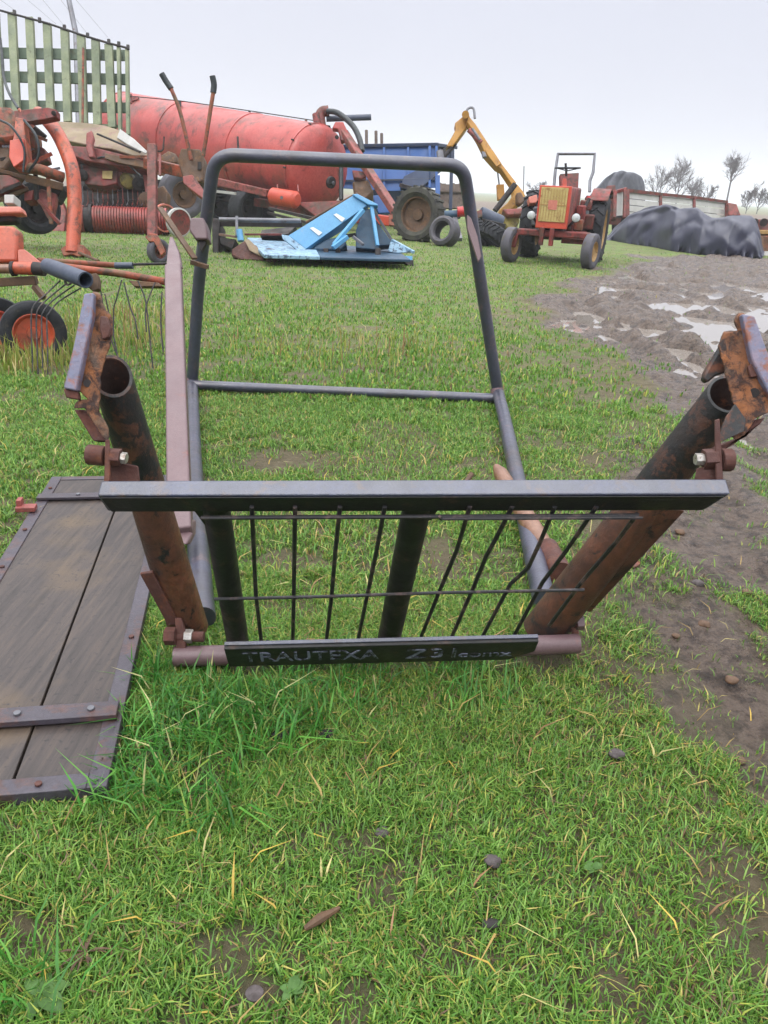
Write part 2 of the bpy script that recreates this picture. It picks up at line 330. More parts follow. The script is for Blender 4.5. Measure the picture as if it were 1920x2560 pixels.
def zf(x, y):
    m = mudf(x, y); fade = sst(40, 14, y)
    z = (fbm(x*3, y*3, 4, 2)-.5)*.022*fade
    ruts = (fbm(x*3.0+y*.5, y*1.6-x*.3, 5, 9)-.5)*.17+(fbm(x*7, y*7, 4, 11)-.5)*.13-np.maximum(0, .10-np.abs(fbm(x*1.3+1.1*y/6, y*.35, 3, 13)-.5))*.5
    u = x-np.interp(y, MY, MX)+(fbm(x*1.5, y*.8, 3, 15)-.5)*.5
    gro = 0*x
    for c_, w_ in ((.28, .10), (.62, .09), (1.25, .13), (1.75, .12), (2.5, .16), (3.2, .16)):
        q = np.exp(-((u-c_)/w_)**2); gro = gro-.045*q+.03*np.exp(-((u-c_-w_*1.7)/(w_*.6))**2)+.010*q*np.sin(y*40+np.abs(u-c_)*30)
    ruts = ruts+gro*sst(.35, .65, fbm(x*.7, y*.45, 3, 91)+.12)*sst(15, 9, y)
    ruts = ruts*(.38+.62*sst(4.0, 6.2, y))
    z = z+m*(ruts*fade+.022) 
    p = pudf(x, y)*sst(.15, .5, m)
    return z*(1-p)-.06*p-.004
def axis_vals(a0, a1, near, step, grow):
    v = [0.0]; s = step
    while v[-1] < a1:
        v.append(v[-1]+s)
        if v[-1] > near: s *= grow
    return v
ys = [-3, -2, -1.2, -.6, -.2, .1]; s_ = .022; y_ = .3
while y_ < 1400:
    ys.append(y_); y_ += max(.022, .0052*y_) if y_ < 22 else .09*y_
xs1 = []; x_ = 0
while x_ < 1400:
    xs1.append(x_); x_ += .03 if x_ < 3.2 else (.05 if x_ < 8.5 else .12*x_)
xs = sorted(set([-a for a in xs1]+xs1))
X, Y = np.meshgrid(np.array(xs), np.array(ys)); Zg = zf(X, Y)
nx, ny = len(xs), len(ys)
co = np.stack([X, Y, Zg], -1).reshape(-1, 3).astype(np.float32)
i0 = (np.arange(ny-1)[:, None]*nx+np.arange(nx-1)[None, :]).ravel()
quads = np.stack([i0, i0+1, i0+nx+1, i0+nx], -1)
def np_mesh(name, co, faces, k):
    me = bpy.data.meshes.new(name); me.vertices.add(len(co)); me.vertices.foreach_set('co', co.astype(np.float32).ravel())
    nf = len(faces); me.loops.add(nf*k); me.loops.foreach_set('vertex_index', faces.astype(np.int32).ravel())
    me.polygons.add(nf); me.polygons.foreach_set('loop_start', (np.arange(nf)*k).astype(np.int32))
    me.update(calc_edges=True); return me
me = np_mesh('ground', co, quads, 4); me.polygons.foreach_set('use_smooth', [True]*len(me.polygons))
at = me.attributes.new('mud', 'FLOAT', 'POINT'); at.data.foreach_set('value', mudf(X, Y).ravel().astype(np.float32))
def bare_f(x, y):                                              # bare or trodden patches inside the turf
    b = np.maximum(sst(.58, .68, fbm(x*2.6+9, y*2.0, 4, 44))*(.85-.45*sst(3, 5, y)), sst(.60, .66, fbm(x*10, y*10, 3, 144))*.8)
    for (px, py, a, c) in ((1640, 2440, .10, .06), (1250, 2380, .10, .05), (700, 1150, .20, .16), (640, 2480, .035, .03), (1150, 1400, .10, .08), (20, 2330, .10, .05), (1460, 2480, .07, .05), (1000, 1500, .08, .06), (1700, 2290, .07, .1)):
        g = G(px, py); b = np.maximum(b, 1-sst(.5, 1.3, np.hypot((x-g.x)/a, (y-g.y)/c)+(fbm(x*9, y*9, 3, 8)-.5)*.9))
    wear = sst(-.95, -.05, x-np.interp(y, MY, MX)+(fbm(x*5+y*2, y*4-x*1.5, 4, 71)-.5)*1.7)*.92*sst(14, 8, y)*(.35+.65*sst(.40, .56, fbm(x*11+y*5, y*9-x*4, 3, 93)))
    return np.maximum(b, wear)
at = me.attributes.new('bare', 'FLOAT', 'POINT'); at.data.foreach_set('value', bare_f(X, Y).ravel().astype(np.float32))
def clay_f(x, y):
    r = 0*x
    for (px, py, a, c) in ((1690, 2350, .030, .055), (1740, 2450, .032, .05)):
        g = G(px, py); r = np.maximum(r, 1-sst(.5, 1.3, np.hypot((x-g.x)/a, (y-g.y)/c)+(fbm(x*20, y*20, 3, 18)-.5)*1.1))
    return r
at = me.attributes.new('clay', 'FLOAT', 'POINT'); at.data.foreach_set('value', clay_f(X, Y).ravel().astype(np.float32))
ground = bpy.data.objects.new('ground', me); COL.objects.link(ground); ground['kind'] = 'structure'
def ground_mat():
    m = bpy.data.materials.new('turf_soil_and_mud'); m.use_nodes = True; t = m.node_tree; b = t.nodes['Principled BSDF']; Lk = t.links.new
    co = t.nodes.new('ShaderNodeTexCoord')
    def noise(s, d=5, r=.6, sc=None):
        n = t.nodes.new('ShaderNodeTexNoise'); n.inputs['Scale'].default_value = s; n.inputs['Detail'].default_value = d; n.inputs['Roughness'].default_value = r
        if sc:
            mp = t.nodes.new('ShaderNodeMapping'); mp.inputs['Scale'].default_value = sc; Lk(co.outputs['Object'], mp.inputs[0]); Lk(mp.outputs[0], n.inputs[0])
        else: Lk(co.outputs['Object'], n.inputs[0])
        return n.outputs['Fac']
    def ramp(f, *st):
        r = t.nodes.new('ShaderNodeValToRGB'); Lk(f, r.inputs[0]); el = r.color_ramp.elements
        el[0].position, el[0].color = st[0]; el[1].position, el[1].color = st[-1]
        for p, c in st[1:-1]: q = el.new(p); q.color = c
        return r.outputs[0]
    def mr(f, a, b_, c=0, d=1):
        r = t.nodes.new('ShaderNodeMapRange'); Lk(f, r.inputs['Value'])
        for k_, v_ in zip(('From Min', 'From Max', 'To Min', 'To Max'), (a, b_, c, d)): r.inputs[k_].default_value = v_
        return r.outputs[0]
    def mix(f, a, c):
        x = t.nodes.new('ShaderNodeMix'); x.data_type = 'RGBA'
        if isinstance(f, (int, float)): x.inputs[0].default_value = f
        else: Lk(f, x.inputs[0])
        for s, v in ((6, a), (7, c)):
            if isinstance(v, tuple): x.inputs[s].default_value = v
            else: Lk(v, x.inputs[s])
        return x.outputs[2]
    def att(n):
        a = t.nodes.new('ShaderNodeAttribute'); a.attribute_name = n; return a.outputs['Fac']
    grassc = ramp(noise(30, 6, .75), (.3, S(74, 88, 40, .62)), (.5, S(108, 134, 56, .62)), (.72, S(150, 166, 84, .62)))
    grassp = ramp(noise(1.1, 5, .65), (.35, S(92, 128, 56, .62)), (.52, S(128, 150, 72, .62)), (.68, S(158, 156, 100, .62)))
    gr = mix(.55, grassc, grassp)
    soil = ramp(noise(22, 7, .7), (.3, S(84, 70, 52, .6)), (.55, S(130, 112, 88, .6)), (.75, S(170, 150, 126, .6)))
    turf = mix(mr(att('bare'), .1, .9, .12, .85), gr, soil)
    # beyond 25 m: field bands
    sep = t.nodes.new('ShaderNodeSeparateXYZ'); Lk(co.outputs['Object'], sep.inputs[0])
    near = mr(sep.outputs['Y'], 2, 7)
    turf = mix(near, mix(.55, turf, mix(mr(att('bare'), .1, .9, 0, .8), S(56, 64, 28, .45), S(112, 94, 70, .55))), turf)
    band = ramp(mr(sep.outputs['Y'], 30, 330), (0, S(150, 162, 96, .6)), (.06, S(160, 160, 104, .6)), (.085, S(130, 116, 104, .6)), (.21, S(138, 122, 108, .6)), (.26, S(140, 140, 108, .6)), (1, S(134, 144, 110, .6)))
    turf = mix(mr(sep.outputs['Y'], 30, 46), turf, band)
    mud = ramp(noise(15, 10, .8), (.33, S(44, 34, 26, .4)), (.45, S(92, 74, 60, .45)), (.55, S(138, 118, 102, .5)), (.67, S(74, 58, 46, .42)))
    mgreen = mix(mr(noise(6.5, 7, .75), .60, .72, 0, .8), mud, S(116, 118, 66, .6))
    c = mix(mr(att('mud'), .25, .62), turf, mgreen)
    c = mix(att('clay'), c, S(150, 108, 88, .5))
    Lk(c, b.inputs['Base Color'])
    wet = mr(noise(6, 9, .75), .42, .58, .10, .5); mm = t.nodes.new('ShaderNodeMix'); mm.data_type = 'FLOAT'
    Lk(mr(att('mud'), .3, .7), mm.inputs[0]); mm.inputs[2].default_value = .9; Lk(wet, mm.inputs[3]); Lk(mm.outputs[0], b.inputs['Roughness'])
    b.inputs['Specular IOR Level'].default_value = .5
    bp = t.nodes.new('ShaderNodeBump'); bp.inputs['Strength'].default_value = 1.0; bp.inputs['Distance'].default_value = .03
    Lk(noise(34, 8, .72), bp.inputs['Height']); Lk(bp.outputs[0], b.inputs['Normal'])
    return m
me.materials.append(ground_mat())

m_water = bpy.data.materials.new('muddy_water'); m_water.use_nodes = True
b_ = m_water.node_tree.nodes['Principled BSDF']; b_.inputs['Base Color'].default_value = S(170, 160, 150, .5); b_.inputs['Roughness'].default_value = .03
b_.inputs['IOR'].default_value = 1.6; b_.inputs['Specular IOR Level'].default_value = .9
mb = MB(); mb.add([(.3, .9, -.036), (16, .9, -.036), (16, 23, -.036), (.3, 23, -.036)], [(0, 1, 2, 3)])
o = mb.build('water', m_water); o['kind'] = 'structure'       # fills the hollows and ruts of the mud

# ------------------------------------------------------------------ grass
BD0 = V((-.475, 1.075, 0)); BL = V((-.19, .982, 0)).normalized(); BW = V((-BL.y, BL.x, 0))      # the plank panel lying in the grass
def grass_field(name, n, y0, y1, hmin, hmax, wd, label, seed, dfun, lean=(.25, 1.1), pal=None, curlmul=1.0):
    r = np.random.default_rng(seed)
    y = y0*np.exp(r.random(n)*math.log(y1/y0)) if y1 > 6 else np.sqrt(y0*y0+r.random(n)*(y1*y1-y0*y0))
    hw = .62*y+(.55 if y0 > 1 else .38); x = (r.random(n)*2-1)*hw
    keep = r.random(n) < dfun(x, y)
    rel_x, rel_y = x-BD0.x, y-BD0.y
    u = rel_x*BW.x+rel_y*BW.y; l = rel_x*BL.x+rel_y*BL.y
    keep &= ~((u > .012) & (u < .42) & (l > .012) & (l < 1.62))
    x, y = x[keep], y[keep]; n = len(x); z = zf(x, y)-.003
    cl = fbm(x*4, y*4, 3, 77); h = (hmin+(hmax-hmin)*r.random(n)**1.6)*(.6+.8*cl)
    ang = r.random(n)*2*math.pi+ (fbm(x*2.2, y*2.2, 2, 3)*6); ln = lean[0]+(lean[1]-lean[0])*r.random(n)
    dx, dy = np.cos(ang), np.sin(ang); sx, sy = -dy, dx
    ww = wd*(.6+.8*r.random(n))
    cu = curlmul*(.3+.7*r.random(n))
    p0 = np.stack([x, y, z], -1)
    p1 = p0+np.stack([dx*h*.22*ln, dy*h*.22*ln, h*.5], -1)
    p2 = p0+np.stack([dx*h*.95*ln*cu*1.1, dy*h*.95*ln*cu*1.1, h*(.92-.5*cu*np.minimum(ln, 1.2)*.6)], -1)
    sv = np.stack([sx, sy, 0*sx], -1)
    vs = np.stack([p0-sv*(ww*.4)[:, None], p0+sv*(ww*.4)[:, None], p1+sv*(ww*.5)[:, None], p1-sv*(ww*.5)[:, None], p2], 1).reshape(-1, 3)
    i = np.arange(n)*5
    tris = np.concatenate([np.stack([i, i+1, i+2], -1), np.stack([i, i+2, i+3], -1), np.stack([i+3, i+2, i+4], -1)])
    me = np_mesh(name, vs, tris, 3)
    pal = pal if pal is not None else PAL
    cols, wt = pal; wt = np.array(wt)/sum(wt)
    pn = fbm(x*1.3+3, y*1.3, 3, 55)
    idx = r.choice(len(cols), n, p=wt)
    dry = (r.random(n) < (pn-.5)*.45*(1 if name != 'tall_grass' else .3)); idx[dry] = r.integers(3, len(cols), dry.sum())
    c = np.array(cols)[idx]*(.75+.5*r.random(n))[:, None]
    ca = me.color_attributes.new('tone', 'FLOAT_COLOR', 'POINT')
    full = np.ones((n, 5, 4), np.float32); full[:, :, :3] = c[:, None, :]; ca.data.foreach_set('color', full.ravel())
    me.polygons.foreach_set('use_smooth', [True]*len(me.polygons))
    me.materials.append(m_grass); o = bpy.data.objects.new(name, me); COL.objects.link(o)
    o['kind'] = 'stuff'; o['label'] = label; o['category'] = 'grass'
    return o
m_grass = bpy.data.materials.new('grass_blades'); m_grass.use_nodes = True; t = m_grass.node_tree; b_ = t.nodes['Principled BSDF']
a_ = t.nodes.new('ShaderNodeAttribute'); a_.attribute_name = 'tone'; t.links.new(a_.outputs['Color'], b_.inputs['Base Color']); b_.inputs['Roughness'].default_value = .45
b_.inputs['Specular IOR Level'].default_value = .4
tr = t.nodes.new('ShaderNodeBsdfTranslucent'); t.links.new(a_.outputs['Color'], tr.inputs[0]); ms = t.nodes.new('ShaderNodeMixShader'); ms.inputs[0].default_value = .35
t.links.new(b_.outputs[0], ms.inputs[1]); t.links.new(tr.outputs[0], ms.inputs[2]); t.links.new(ms.outputs[0], t.nodes['Material Output'].inputs[0])
g3 = lambda r, g, b, k=.80: S(r, g, b, k)[:3]
PAL = ([g3(88, 134, 50), g3(112, 156, 62), g3(140, 176, 80), g3(168, 178, 78), g3(198, 184, 104), g3(168, 146, 92), g3(126, 104, 78)], [32, 36, 22, 7, 2.5, 2.5, 3])
PALT = ([g3(58, 120, 40), g3(78, 144, 52), g3(108, 168, 70), g3(140, 164, 70), g3(206, 200, 140)], [36, 36, 18, 6, 3])
def dens(x, y):
    m = mudf(x, y); b = bare_f(x, y)
    d = (1-.97*sst(.22, .6, m))*(1-.975*b)**1.3
    d *= .55+.45*sst(.35, .55, fbm(x*6, y*6, 3, 21))
    tufts = sst(.54, .62, fbm(x*3.2+y, y*2.2-x*.8, 4, 61))*sst(7, 2, y)
    return np.maximum(d, tufts*.30*(1-pudf(x, y)))*sst(19, 12, y-np.where(x > 3, 0, 60))*plate_clear(x, y)
PA_, PB_ = G(540, 1672), G(1400, 1650)
def plate_clear(x, y):                                          # the frame has pressed the grass flat along its lower plate
    dx, dy = PB_.x-PA_.x, PB_.y-PA_.y; t = np.clip(((x-PA_.x)*dx+(y-PA_.y)*dy)/(dx*dx+dy*dy), 0, 1)
    d = np.hypot(x-PA_.x-t*dx, y-PA_.y-t*dy); return 1-.93*np.exp(-(d/.045)**2)
grass_field('grass', 760000, .33, 2.0, .010, .036, .0024, 'short dense green turf in the foreground below and around the tubular frame', 1, dens, lean=(.4, 1.5))
grass_field('grass', 460000, 1.95, 4.2, .012, .042, .0036, 'short green turf inside the rear hoop of the tubular frame', 11, dens, lean=(.4, 1.4))
PALS = ([g3(206, 192, 128), g3(190, 160, 98), g3(214, 180, 84), g3(168, 128, 90)], [4, 3, 2, 2])
grass_field('dry_straws', 1500, .33, 3.6, .03, .075, .003, 'scattered pale dry grass stalks lying over the green turf', 12, lambda x, y: 1-mudf(x, y), lean=(1.2, 2.0), pal=PALS)
grass_field('grass', 330000, 3.9, 40, .02, .05, .0085, 'short green turf reaching back to the parked machines', 2, dens, lean=(.2, .9))
def tuftd(x, y):
    r = 0*x
    for px, py, a, k in ((560, 1790, .20, 1), (420, 1850, .16, 1), (640, 1800, .2, .9), (370, 1700, .08, .8), (330, 1960, .12, .9), (820, 1720, .2, .5), (480, 2000, .14, .5), (100, 2480, .1, .3), (1180, 1720, .15, .3)):
        g = G(px, py); r = np.maximum(r, k*(1-sst(.3, 1, np.hypot(x-g.x, y-g.y)/a)))
    return r
grass_field('tall_grass', 80000, .4, 3.0, .045, .115, .0036, 'long dark green grass tufts beside the plank panel', 3, tuftd, lean=(.4, 1.5), pal=PALT, curlmul=1.1)
def weedd(x, y):
    r = 0*x
    for px, py, a, k in ((60, 900, .55, 1), (250, 850, .7, .45), (330, 800, .8, .4), (640, 870, .5, .1), (900, 880, .8, .14)):
        g = G(px, py); r = np.maximum(r, k*(1-sst(.4, 1, np.hypot(x-g.x, y-g.y)/a)))
    return r
PALW = ([g3(130, 150, 62), g3(160, 168, 84), g3(178, 164, 96), g3(150, 122, 84), g3(206, 190, 130)], [30, 26, 16, 14, 8])
grass_field('weeds', 60000, 3, 9, .06, .20, .008, 'tall yellowing weeds under the hay tedder tines', 4, weedd, lean=(.1, .7), pal=PALW)

# ================================================================== THE TUBULAR FRAME IN FRONT
FR = thing('tractor_guard_frame', 'large rusty black tubular steel frame with wire grille and bent rear hoop on the grass', 'steel frame', G(960, 1560))
def gdp(py): return 1/(.738-.000505*(py-1275))                # depth of the leaning wire grille
dn = (P(940, 1600, gdp(1600))-P(960, 1275, gdp(1275))).normalized()   # down the grille
wx = (P(1400, 1275, 1.355)-P(500, 1280, 1.355)).normalized(); gn = wx.cross(dn).normalized()
if gn.y > 0: gn = -gn                                          # points to the viewer
# rear hoop: rails on the grass, hoop standing up at the far end
dl = lambda py, a, b, da, db: 1/(1/da+(1/db-1/da)*(py-a)/(b-a))
hl = [P(480, 962, 4.18), P(497, 700, 3.9), P(522, 500, 3.68), P(537, 386, 3.55), P(850, 400, 3.55), P(1158, 414, 3.57), P(1172, 500, 3.68), P(1207, 740, 3.93), P(1246, 990, 4.2)]
MB().tube(fillet(hl[:1]+[hl[1], hl[2], hl[3], hl[5], hl[6], hl[7], hl[8]], .13, 8), .0305, 20).build('rear_hoop', m_tube, FR)
a, b = G(478, 962, .03), G(1240, 996, .03)
MB().tube([a, b], .026, 16).build('ground_crossbar', m_tube, FR)
rr = MB().tube([P(1246, 985, 4.16), G(1262, 1050, .035), G(1300, 1230, .035), G(1360, 1500, .035)], .0315, 18).build('side_rail', m_tube, FR)
MB().tube([P(480, 962, 4.15), G(484, 1150, .035), G(494, 1350, .035), G(508, 1545, .035)], .0315, 18).build('side_rail', m_tube, FR)
mb = MB()
for (px, py, d) in ((1243, 988, 4.17), (480, 962, 4.17)):
    mb.tube([P(px-1, py-16, d), P(px+2, py+22, d)], .036, 16)
mb.build('weld_collar', m_mauve, FR)
# torn paint bracket on the right leg
MB().pprism([(1168, 536), (1178, 545), (1194, 590), (1204, 640), (1196, 655), (1181, 610), (1168, 570)], 3.66, .02).build('leg_tab', m_mauve, FR, .003)
# mauve square brace running back to a block on the left leg
bl = MB(); pA, pB = P(451, 1335, 2.16), P(434, 672, 3.3)
bl.beam(pA, pB, .068, .05, up=(0, -.5, 1)); br = bl.build('diagonal_brace', m_mauve, FR, .006)
MB().prism([P(415, 668, 3.3), P(454, 668, 3.3), P(447, 630, 3.42), P(431, 592, 3.55), P(424, 592, 3.55), P(418, 630, 3.42)], FW*.03).build('brace_tip', m_mauve, br, .003)
MB().prism([P(425, 1300, 2.2), P(481, 1300, 2.2), P(480, 1335, 2.16), P(466, 1364, 2.12), P(440, 1352, 2.13)], FW*.05).build('brace_foot', m_mauve, br, .006)
blk = MB().pprism([(476, 543), (508, 543), (516, 566), (520, 598), (488, 598), (472, 575)], 3.62, .09).build('hoop_block', m_mauve, FR, .008)
MB().pprism([(497, 600), (515, 602), (512, 612), (503, 628), (498, 622)], 3.64, .03).build('block_hook', m_dark, blk, .002)
MB().beam(P(400, 520, 3.75), P(487, 647, 3.6), .028, .012).build('flat_strap', m_brown, FR, .002)
MB().beam(P(478, 655, 3.7), P(520, 668, 3.7), .03, .02).build('loose_clip', m_brown, FR, .002)
# right brown tube crossing under the grille
MB().tube([P(1240, 1166, 2.9), P(1252, 1185, 2.86), P(1305, 1275, 2.6), P(1392, 1425, 2.28)], [.012, .028, .031, .032], 18).build('brown_brace_tube', m_copper, FR)
MB().tube([P(1366, 1370, 2.38), P(1400, 1432, 2.26)], .036, 18).build('brace_socket', m_rustd, FR)
# the two big hollow tubes
def bigtube(p0, p1, r0, r1, cut):
    p0, p1 = V(p0), V(p1); ax = (p1-p0).normalized(); Lg = (p1-p0).length; wall = .0055; n = 44
    x = ax.cross(V((0, 0, 1))).normalized(); y = ax.cross(x); view = (CAM-p0).normalized(); view = (view-ax*view.dot(ax)).normalized()
    def ring(mb_rows, rr_, h, c=1.0):
        mb_rows.append([p0+(x*math.cos(2*math.pi*k/n)+y*math.sin(2*math.pi*k/n))*rr_+ax*(h+c*cut*rr_*(x*math.cos(2*math.pi*k/n)+y*math.sin(2*math.pi*k/n)).dot(view)) for k in range(n)])
    def skin(rows, close=False):
        m = len(rows); mb = MB(); mb.add([q for row in rows for q in row], [(i*n+k, ((i+1) % m)*n+k, ((i+1) % m)*n+(k+1) % n, i*n+(k+1) % n) for i in range(m if close else m-1) for k in range(n)], True); return mb
    rad = lambda h: r0+(r1-r0)*h/Lg
    rows = []; ring(rows, r1-wall, Lg, 0)
    for h in (.3, 0): ring(rows, rad(h)-wall, h, 1 if h == 0 else 0)
    for h in (0, .12, .3): ring(rows, rad(h), h, (1, .3, 0)[(0, .12, .3).index(h)])
    ring(rows, r1, Lg, 0)
    t = skin(rows, True).build('big_tube', m_bigtube, FR)
    rows = []; ring(rows, r0-wall-.0008, .002, 1); ring(rows, rad(.3)-wall-.0008, .3, 0); skin(rows).build('tube_bore', m_inside, t)
    return t
bigtube(P(280, 940, 1.46), P(472, 1572, 1.85), .037, .0465, .75)
bigtube(P(1822, 985, 1.50), P(1356, 1580, 1.90), .041, .052, .6)
# flat strip hugging each big tube low down
MB().beam(P(366, 1430, 1.69), P(436, 1560, 1.78), .03, .008, up=gn).build('tube_strip', m_rustd, FR, .002)
MB().beam(P(1680, 1265, 1.62), P(1448, 1520, 1.84), .062, .012, up=gn).build('tube_strip', m_bigtube, FR, .002)
# square top beam
bc0, bc1 = P(257, 1240, 1.352), P(1808, 1236, 1.345)
cc = (bc0+bc1)/2; bx = (bc1-bc0)
bt = V((0, .52, -.85)).normalized(); bn = wx.cross(bt).normalized(); bn = bn if bn.y < 0 else -bn; hb, hn = .0235, .0165
mb = MB(); e0, e1 = bc0, bc1
vs = []
for p, sh in ((e0, 0), (e1, 0)):
    vs += [p-bt*hb+bn*hn, p+bt*hb+bn*hn, p+bt*hb-bn*hn, p-bt*hb-bn*hn]
vs[5] = vs[5]-bx.normalized()*.028; vs[1] = vs[1]+bx.normalized()*.006
mb.add(vs, [(0, 1, 2, 3), (7, 6, 5, 4), (0, 4, 5, 1), (1, 5, 6, 2), (2, 6, 7, 3), (3, 7, 4, 0)])
tbm = mb.build('top_beam', m_beam, FR, .003)
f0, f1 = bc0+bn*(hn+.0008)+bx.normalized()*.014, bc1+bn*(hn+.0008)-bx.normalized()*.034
MB().prism([f0-bt*.019-bx.normalized()*.008, f0+bt*.021, f1+bt*.021, f1-bt*.019+bx.normalized()*.022], bn*.0015).build('beam_front_shade', m_black, tbm)  # thin black sheet: shade and grime of the beam's front put in as colour
# lower plate with the cast lettering
q0, q1 = P(566, 1646, 1.59), P(1338, 1627, 1.61); qx = (q1-q0).normalized(); qn = qx.cross(dn).normalized(); qn = qn if qn.y < 0 else -qn
ph = .0400; pt = .006
mb = MB(); c0 = [q0-dn*ph, q0+dn*ph, q1-qx*.05+dn*ph, q1+dn*ph*.1, q1-dn*ph]
mb.prism([a-qn*0 for a in c0], -qn*pt*2)
plate = mb.build('name_plate', m_black, FR, .002)
MB().box((q0+q1)/2-dn*(ph+.002)-qn*.012, (q1-q0)/2, dn*.0015, qn*.0045).build('plate_lip', m_beam, FR, .0015)
mb = MB()
for px in (669, 842, 1010, 1180):
    p = P(px, 1609, 1.62); mb.tube([p, p-dn*.006], .006, 8)
mb.build('lip_bolt', m_dark, FR)
def lettering(txt, pxa, pxb, hgt, off):
    c = bpy.data.curves.new('lettering', 'FONT'); c.body = txt; c.extrude = .0008; c.offset = .004; tmp = bpy.data.objects.new('lettering', c); COL.objects.link(tmp)
    dg = bpy.context.evaluated_depsgraph_get(); me = bpy.data.meshes.new_from_object(tmp.evaluated_get(dg)); bpy.data.objects.remove(tmp)
    n = len(me.vertices); a = np.zeros(n*3, np.float32); me.vertices.foreach_get('co', a); a = a.reshape(-1, 3)
    x0, x1 = a[:, 0].min(), a[:, 0].max(); y0, y1 = a[:, 1].min(), a[:, 1].max()
    ta = (pxa-566)/(1338-566); tb = (pxb-566)/(1338-566); A = q0.lerp(q1, ta); B = q0.lerp(q1, tb)
    up = -dn; o_ = OFF[FR.name]
    out = []
    for v in a:
        p = A+(B-A)*float((v[0]-x0)/(x1-x0))+up*(off+hgt*float((v[1]-y0)/(y1-y0)))+qn*(.0006+float(v[2])*1.0); out.append(tuple(p-o_))
    me.vertices.foreach_set('co', np.array(out, np.float32).ravel()); me.update()
    me.materials.clear(); me.materials.append(m_letter)
    o = bpy.data.objects.new('raised_lettering', me); COL.objects.link(o); o.parent = plate; OFF[o.name] = o_
lettering('TRAUTEXA', 606, 944, .040, -.017)
lettering('Z31', 1012, 1138, .040, -.019)
lettering('comx', 1146, 1282, .016, -.019)
# wire grille
gr_ = MB()
def gp(px, py, o=0.004): return P(px, py, gdp(py))+gn*o
for bar in ([(630, 1262), (640, 1480), (655, 1612)], [(738, 1262), (735, 1480), (732, 1610)], [(850, 1262), (838, 1380), (830, 1478), (815, 1608)],
            [(962, 1262), (940, 1380), (920, 1475), (893, 1606)], [(1174, 1262), (1142, 1370), (1100, 1470), (1047, 1602)],
            [(1280, 1262), (1240, 1340), (1215, 1386), (1186, 1458), (1124, 1600)], [(1386, 1262), (1350, 1350), (1320, 1415), (1276, 1455), (1200, 1598)],
            [(1490, 1262), (1413, 1375), (1356, 1451), (1280, 1594)], [(1592, 1280), (1540, 1350), (1453, 1451), (1372, 1560)]):
    gr_.tube([gp(x, y) for x, y in bar], .0042, 8)
gr_.tube([gp(505, 1281, .012), gp(800, 1279, .012), gp(1100, 1278, .012), gp(1592, 1275, .012)], .0042, 8)
gr_.tube([gp(1098, 1268, .02), gp(1100, 1275, .02), gp(1600, 1272, .02)], .003, 6)
gr_.build('wire_grille', m_wire, FR)
MB().tube([gp(538, 1484, .013), gp(800, 1478, .013), gp(1100, 1468, .013), gp(1458, 1461, .013)], .0035, 8).build('middle_wire', m_wire, FR)
MB().tube([gp(528, 1262, -.03), gp(594, 1634, -.02)], .0255, 20).build('inner_post', m_black, FR)
MB().tube([gp(1052, 1262, -.03), gp(970, 1628, -.02)], .0265, 20).build('inner_post', m_black, FR)
mb = MB()
mb.prism([gp(470, 1278, -.015), gp(575, 1278, -.015), gp(552, 1330, -.015), gp(520, 1345, -.015)], -gn*.01)
mb.prism([gp(1010, 1276, -.015), gp(1105, 1276, -.015), gp(1080, 1318, -.015), gp(1020, 1325, -.015)], -gn*.01)
mb.build('gusset', m_black, FR, .001)
# bottom cross tube and its clevis ends
btm = MB().tube([P(436, 1641, 1.77), P(1000, 1628, 1.80), P(1446, 1609, 1.83)], .0235, 20).build('bottom_cross_tube', m_mauve, FR)
def clevis(pts, bolts, name='clevis'):
    c = MB(); [c.pprism(p[0], p[1], p[2]) for p in pts]; o = c.build(name, m_rustd, FR, .003)
    for (pa, pb, r, mt, nm, n) in bolts: MB().tube([pa, pb], r, n).build(nm, mt, o, .001)
    return o
clevis([([(436, 1545), (452, 1545), (466, 1590), (462, 1640), (444, 1655), (434, 1640), (440, 1600)], 1.76, .014)],
       [(P(413, 1590, 1.76), P(440, 1590, 1.76), .021, m_rustd, 'bolt_head', 6), (P(440, 1591, 1.77), P(510, 1592, 1.77), .012, m_rustd, 'bolt', 12), (P(462, 1590, 1.77), P(482, 1591, 1.77), .0165, m_zinc, 'nut', 6)])
clevis([([(1424, 1518), (1438, 1518), (1446, 1560), (1450, 1610), (1440, 1632), (1428, 1620), (1432, 1570)], 1.93, .014)],
       [(P(1380, 1560, 1.85), P(1458, 1556, 1.85), .012, m_rustd, 'bolt', 12), (P(1395, 1562, 1.85), P(1428, 1560, 1.85), .02, m_rustd, 'nut', 6), (P(1440, 1556, 1.85), P(1458, 1555, 1.85), .019, m_mauve, 'bolt_head', 6)])
# upper clevises with bolt and bright nut
clevis([([(262, 1100), (273, 1098), (275, 1205), (259, 1207)], 1.385, .006), ([(270, 1150), (345, 1165), (350, 1205), (275, 1207)], 1.42, .004)],
       [(P(219, 1136, 1.40), P(262, 1140, 1.40), .0185, m_rustd, 'bolt_head', 10), (P(270, 1142, 1.40), P(303, 1144, 1.40), .0165, m_rustd, 'nut', 6), (P(303, 1144, 1.40), P(317, 1146, 1.40), .011, m_zinc, 'bright_nut', 6)])
clevis([([(1788, 1050), (1800, 1046), (1810, 1215), (1790, 1215)], 1.385, .006), ([(1742, 1170), (1796, 1160), (1798, 1215), (1735, 1215)], 1.40, .004)],
       [(P(1758, 1148, 1.40), P(1790, 1146, 1.40), .019, m_rustd, 'nut', 6), (P(1738, 1148, 1.40), P(1760, 1148, 1.40), .0115, m_zinc, 'bright_nut', 6), (P(1802, 1150, 1.40), P(1829, 1150, 1.40), .021, m_rustd, 'bolt_head', 10)])
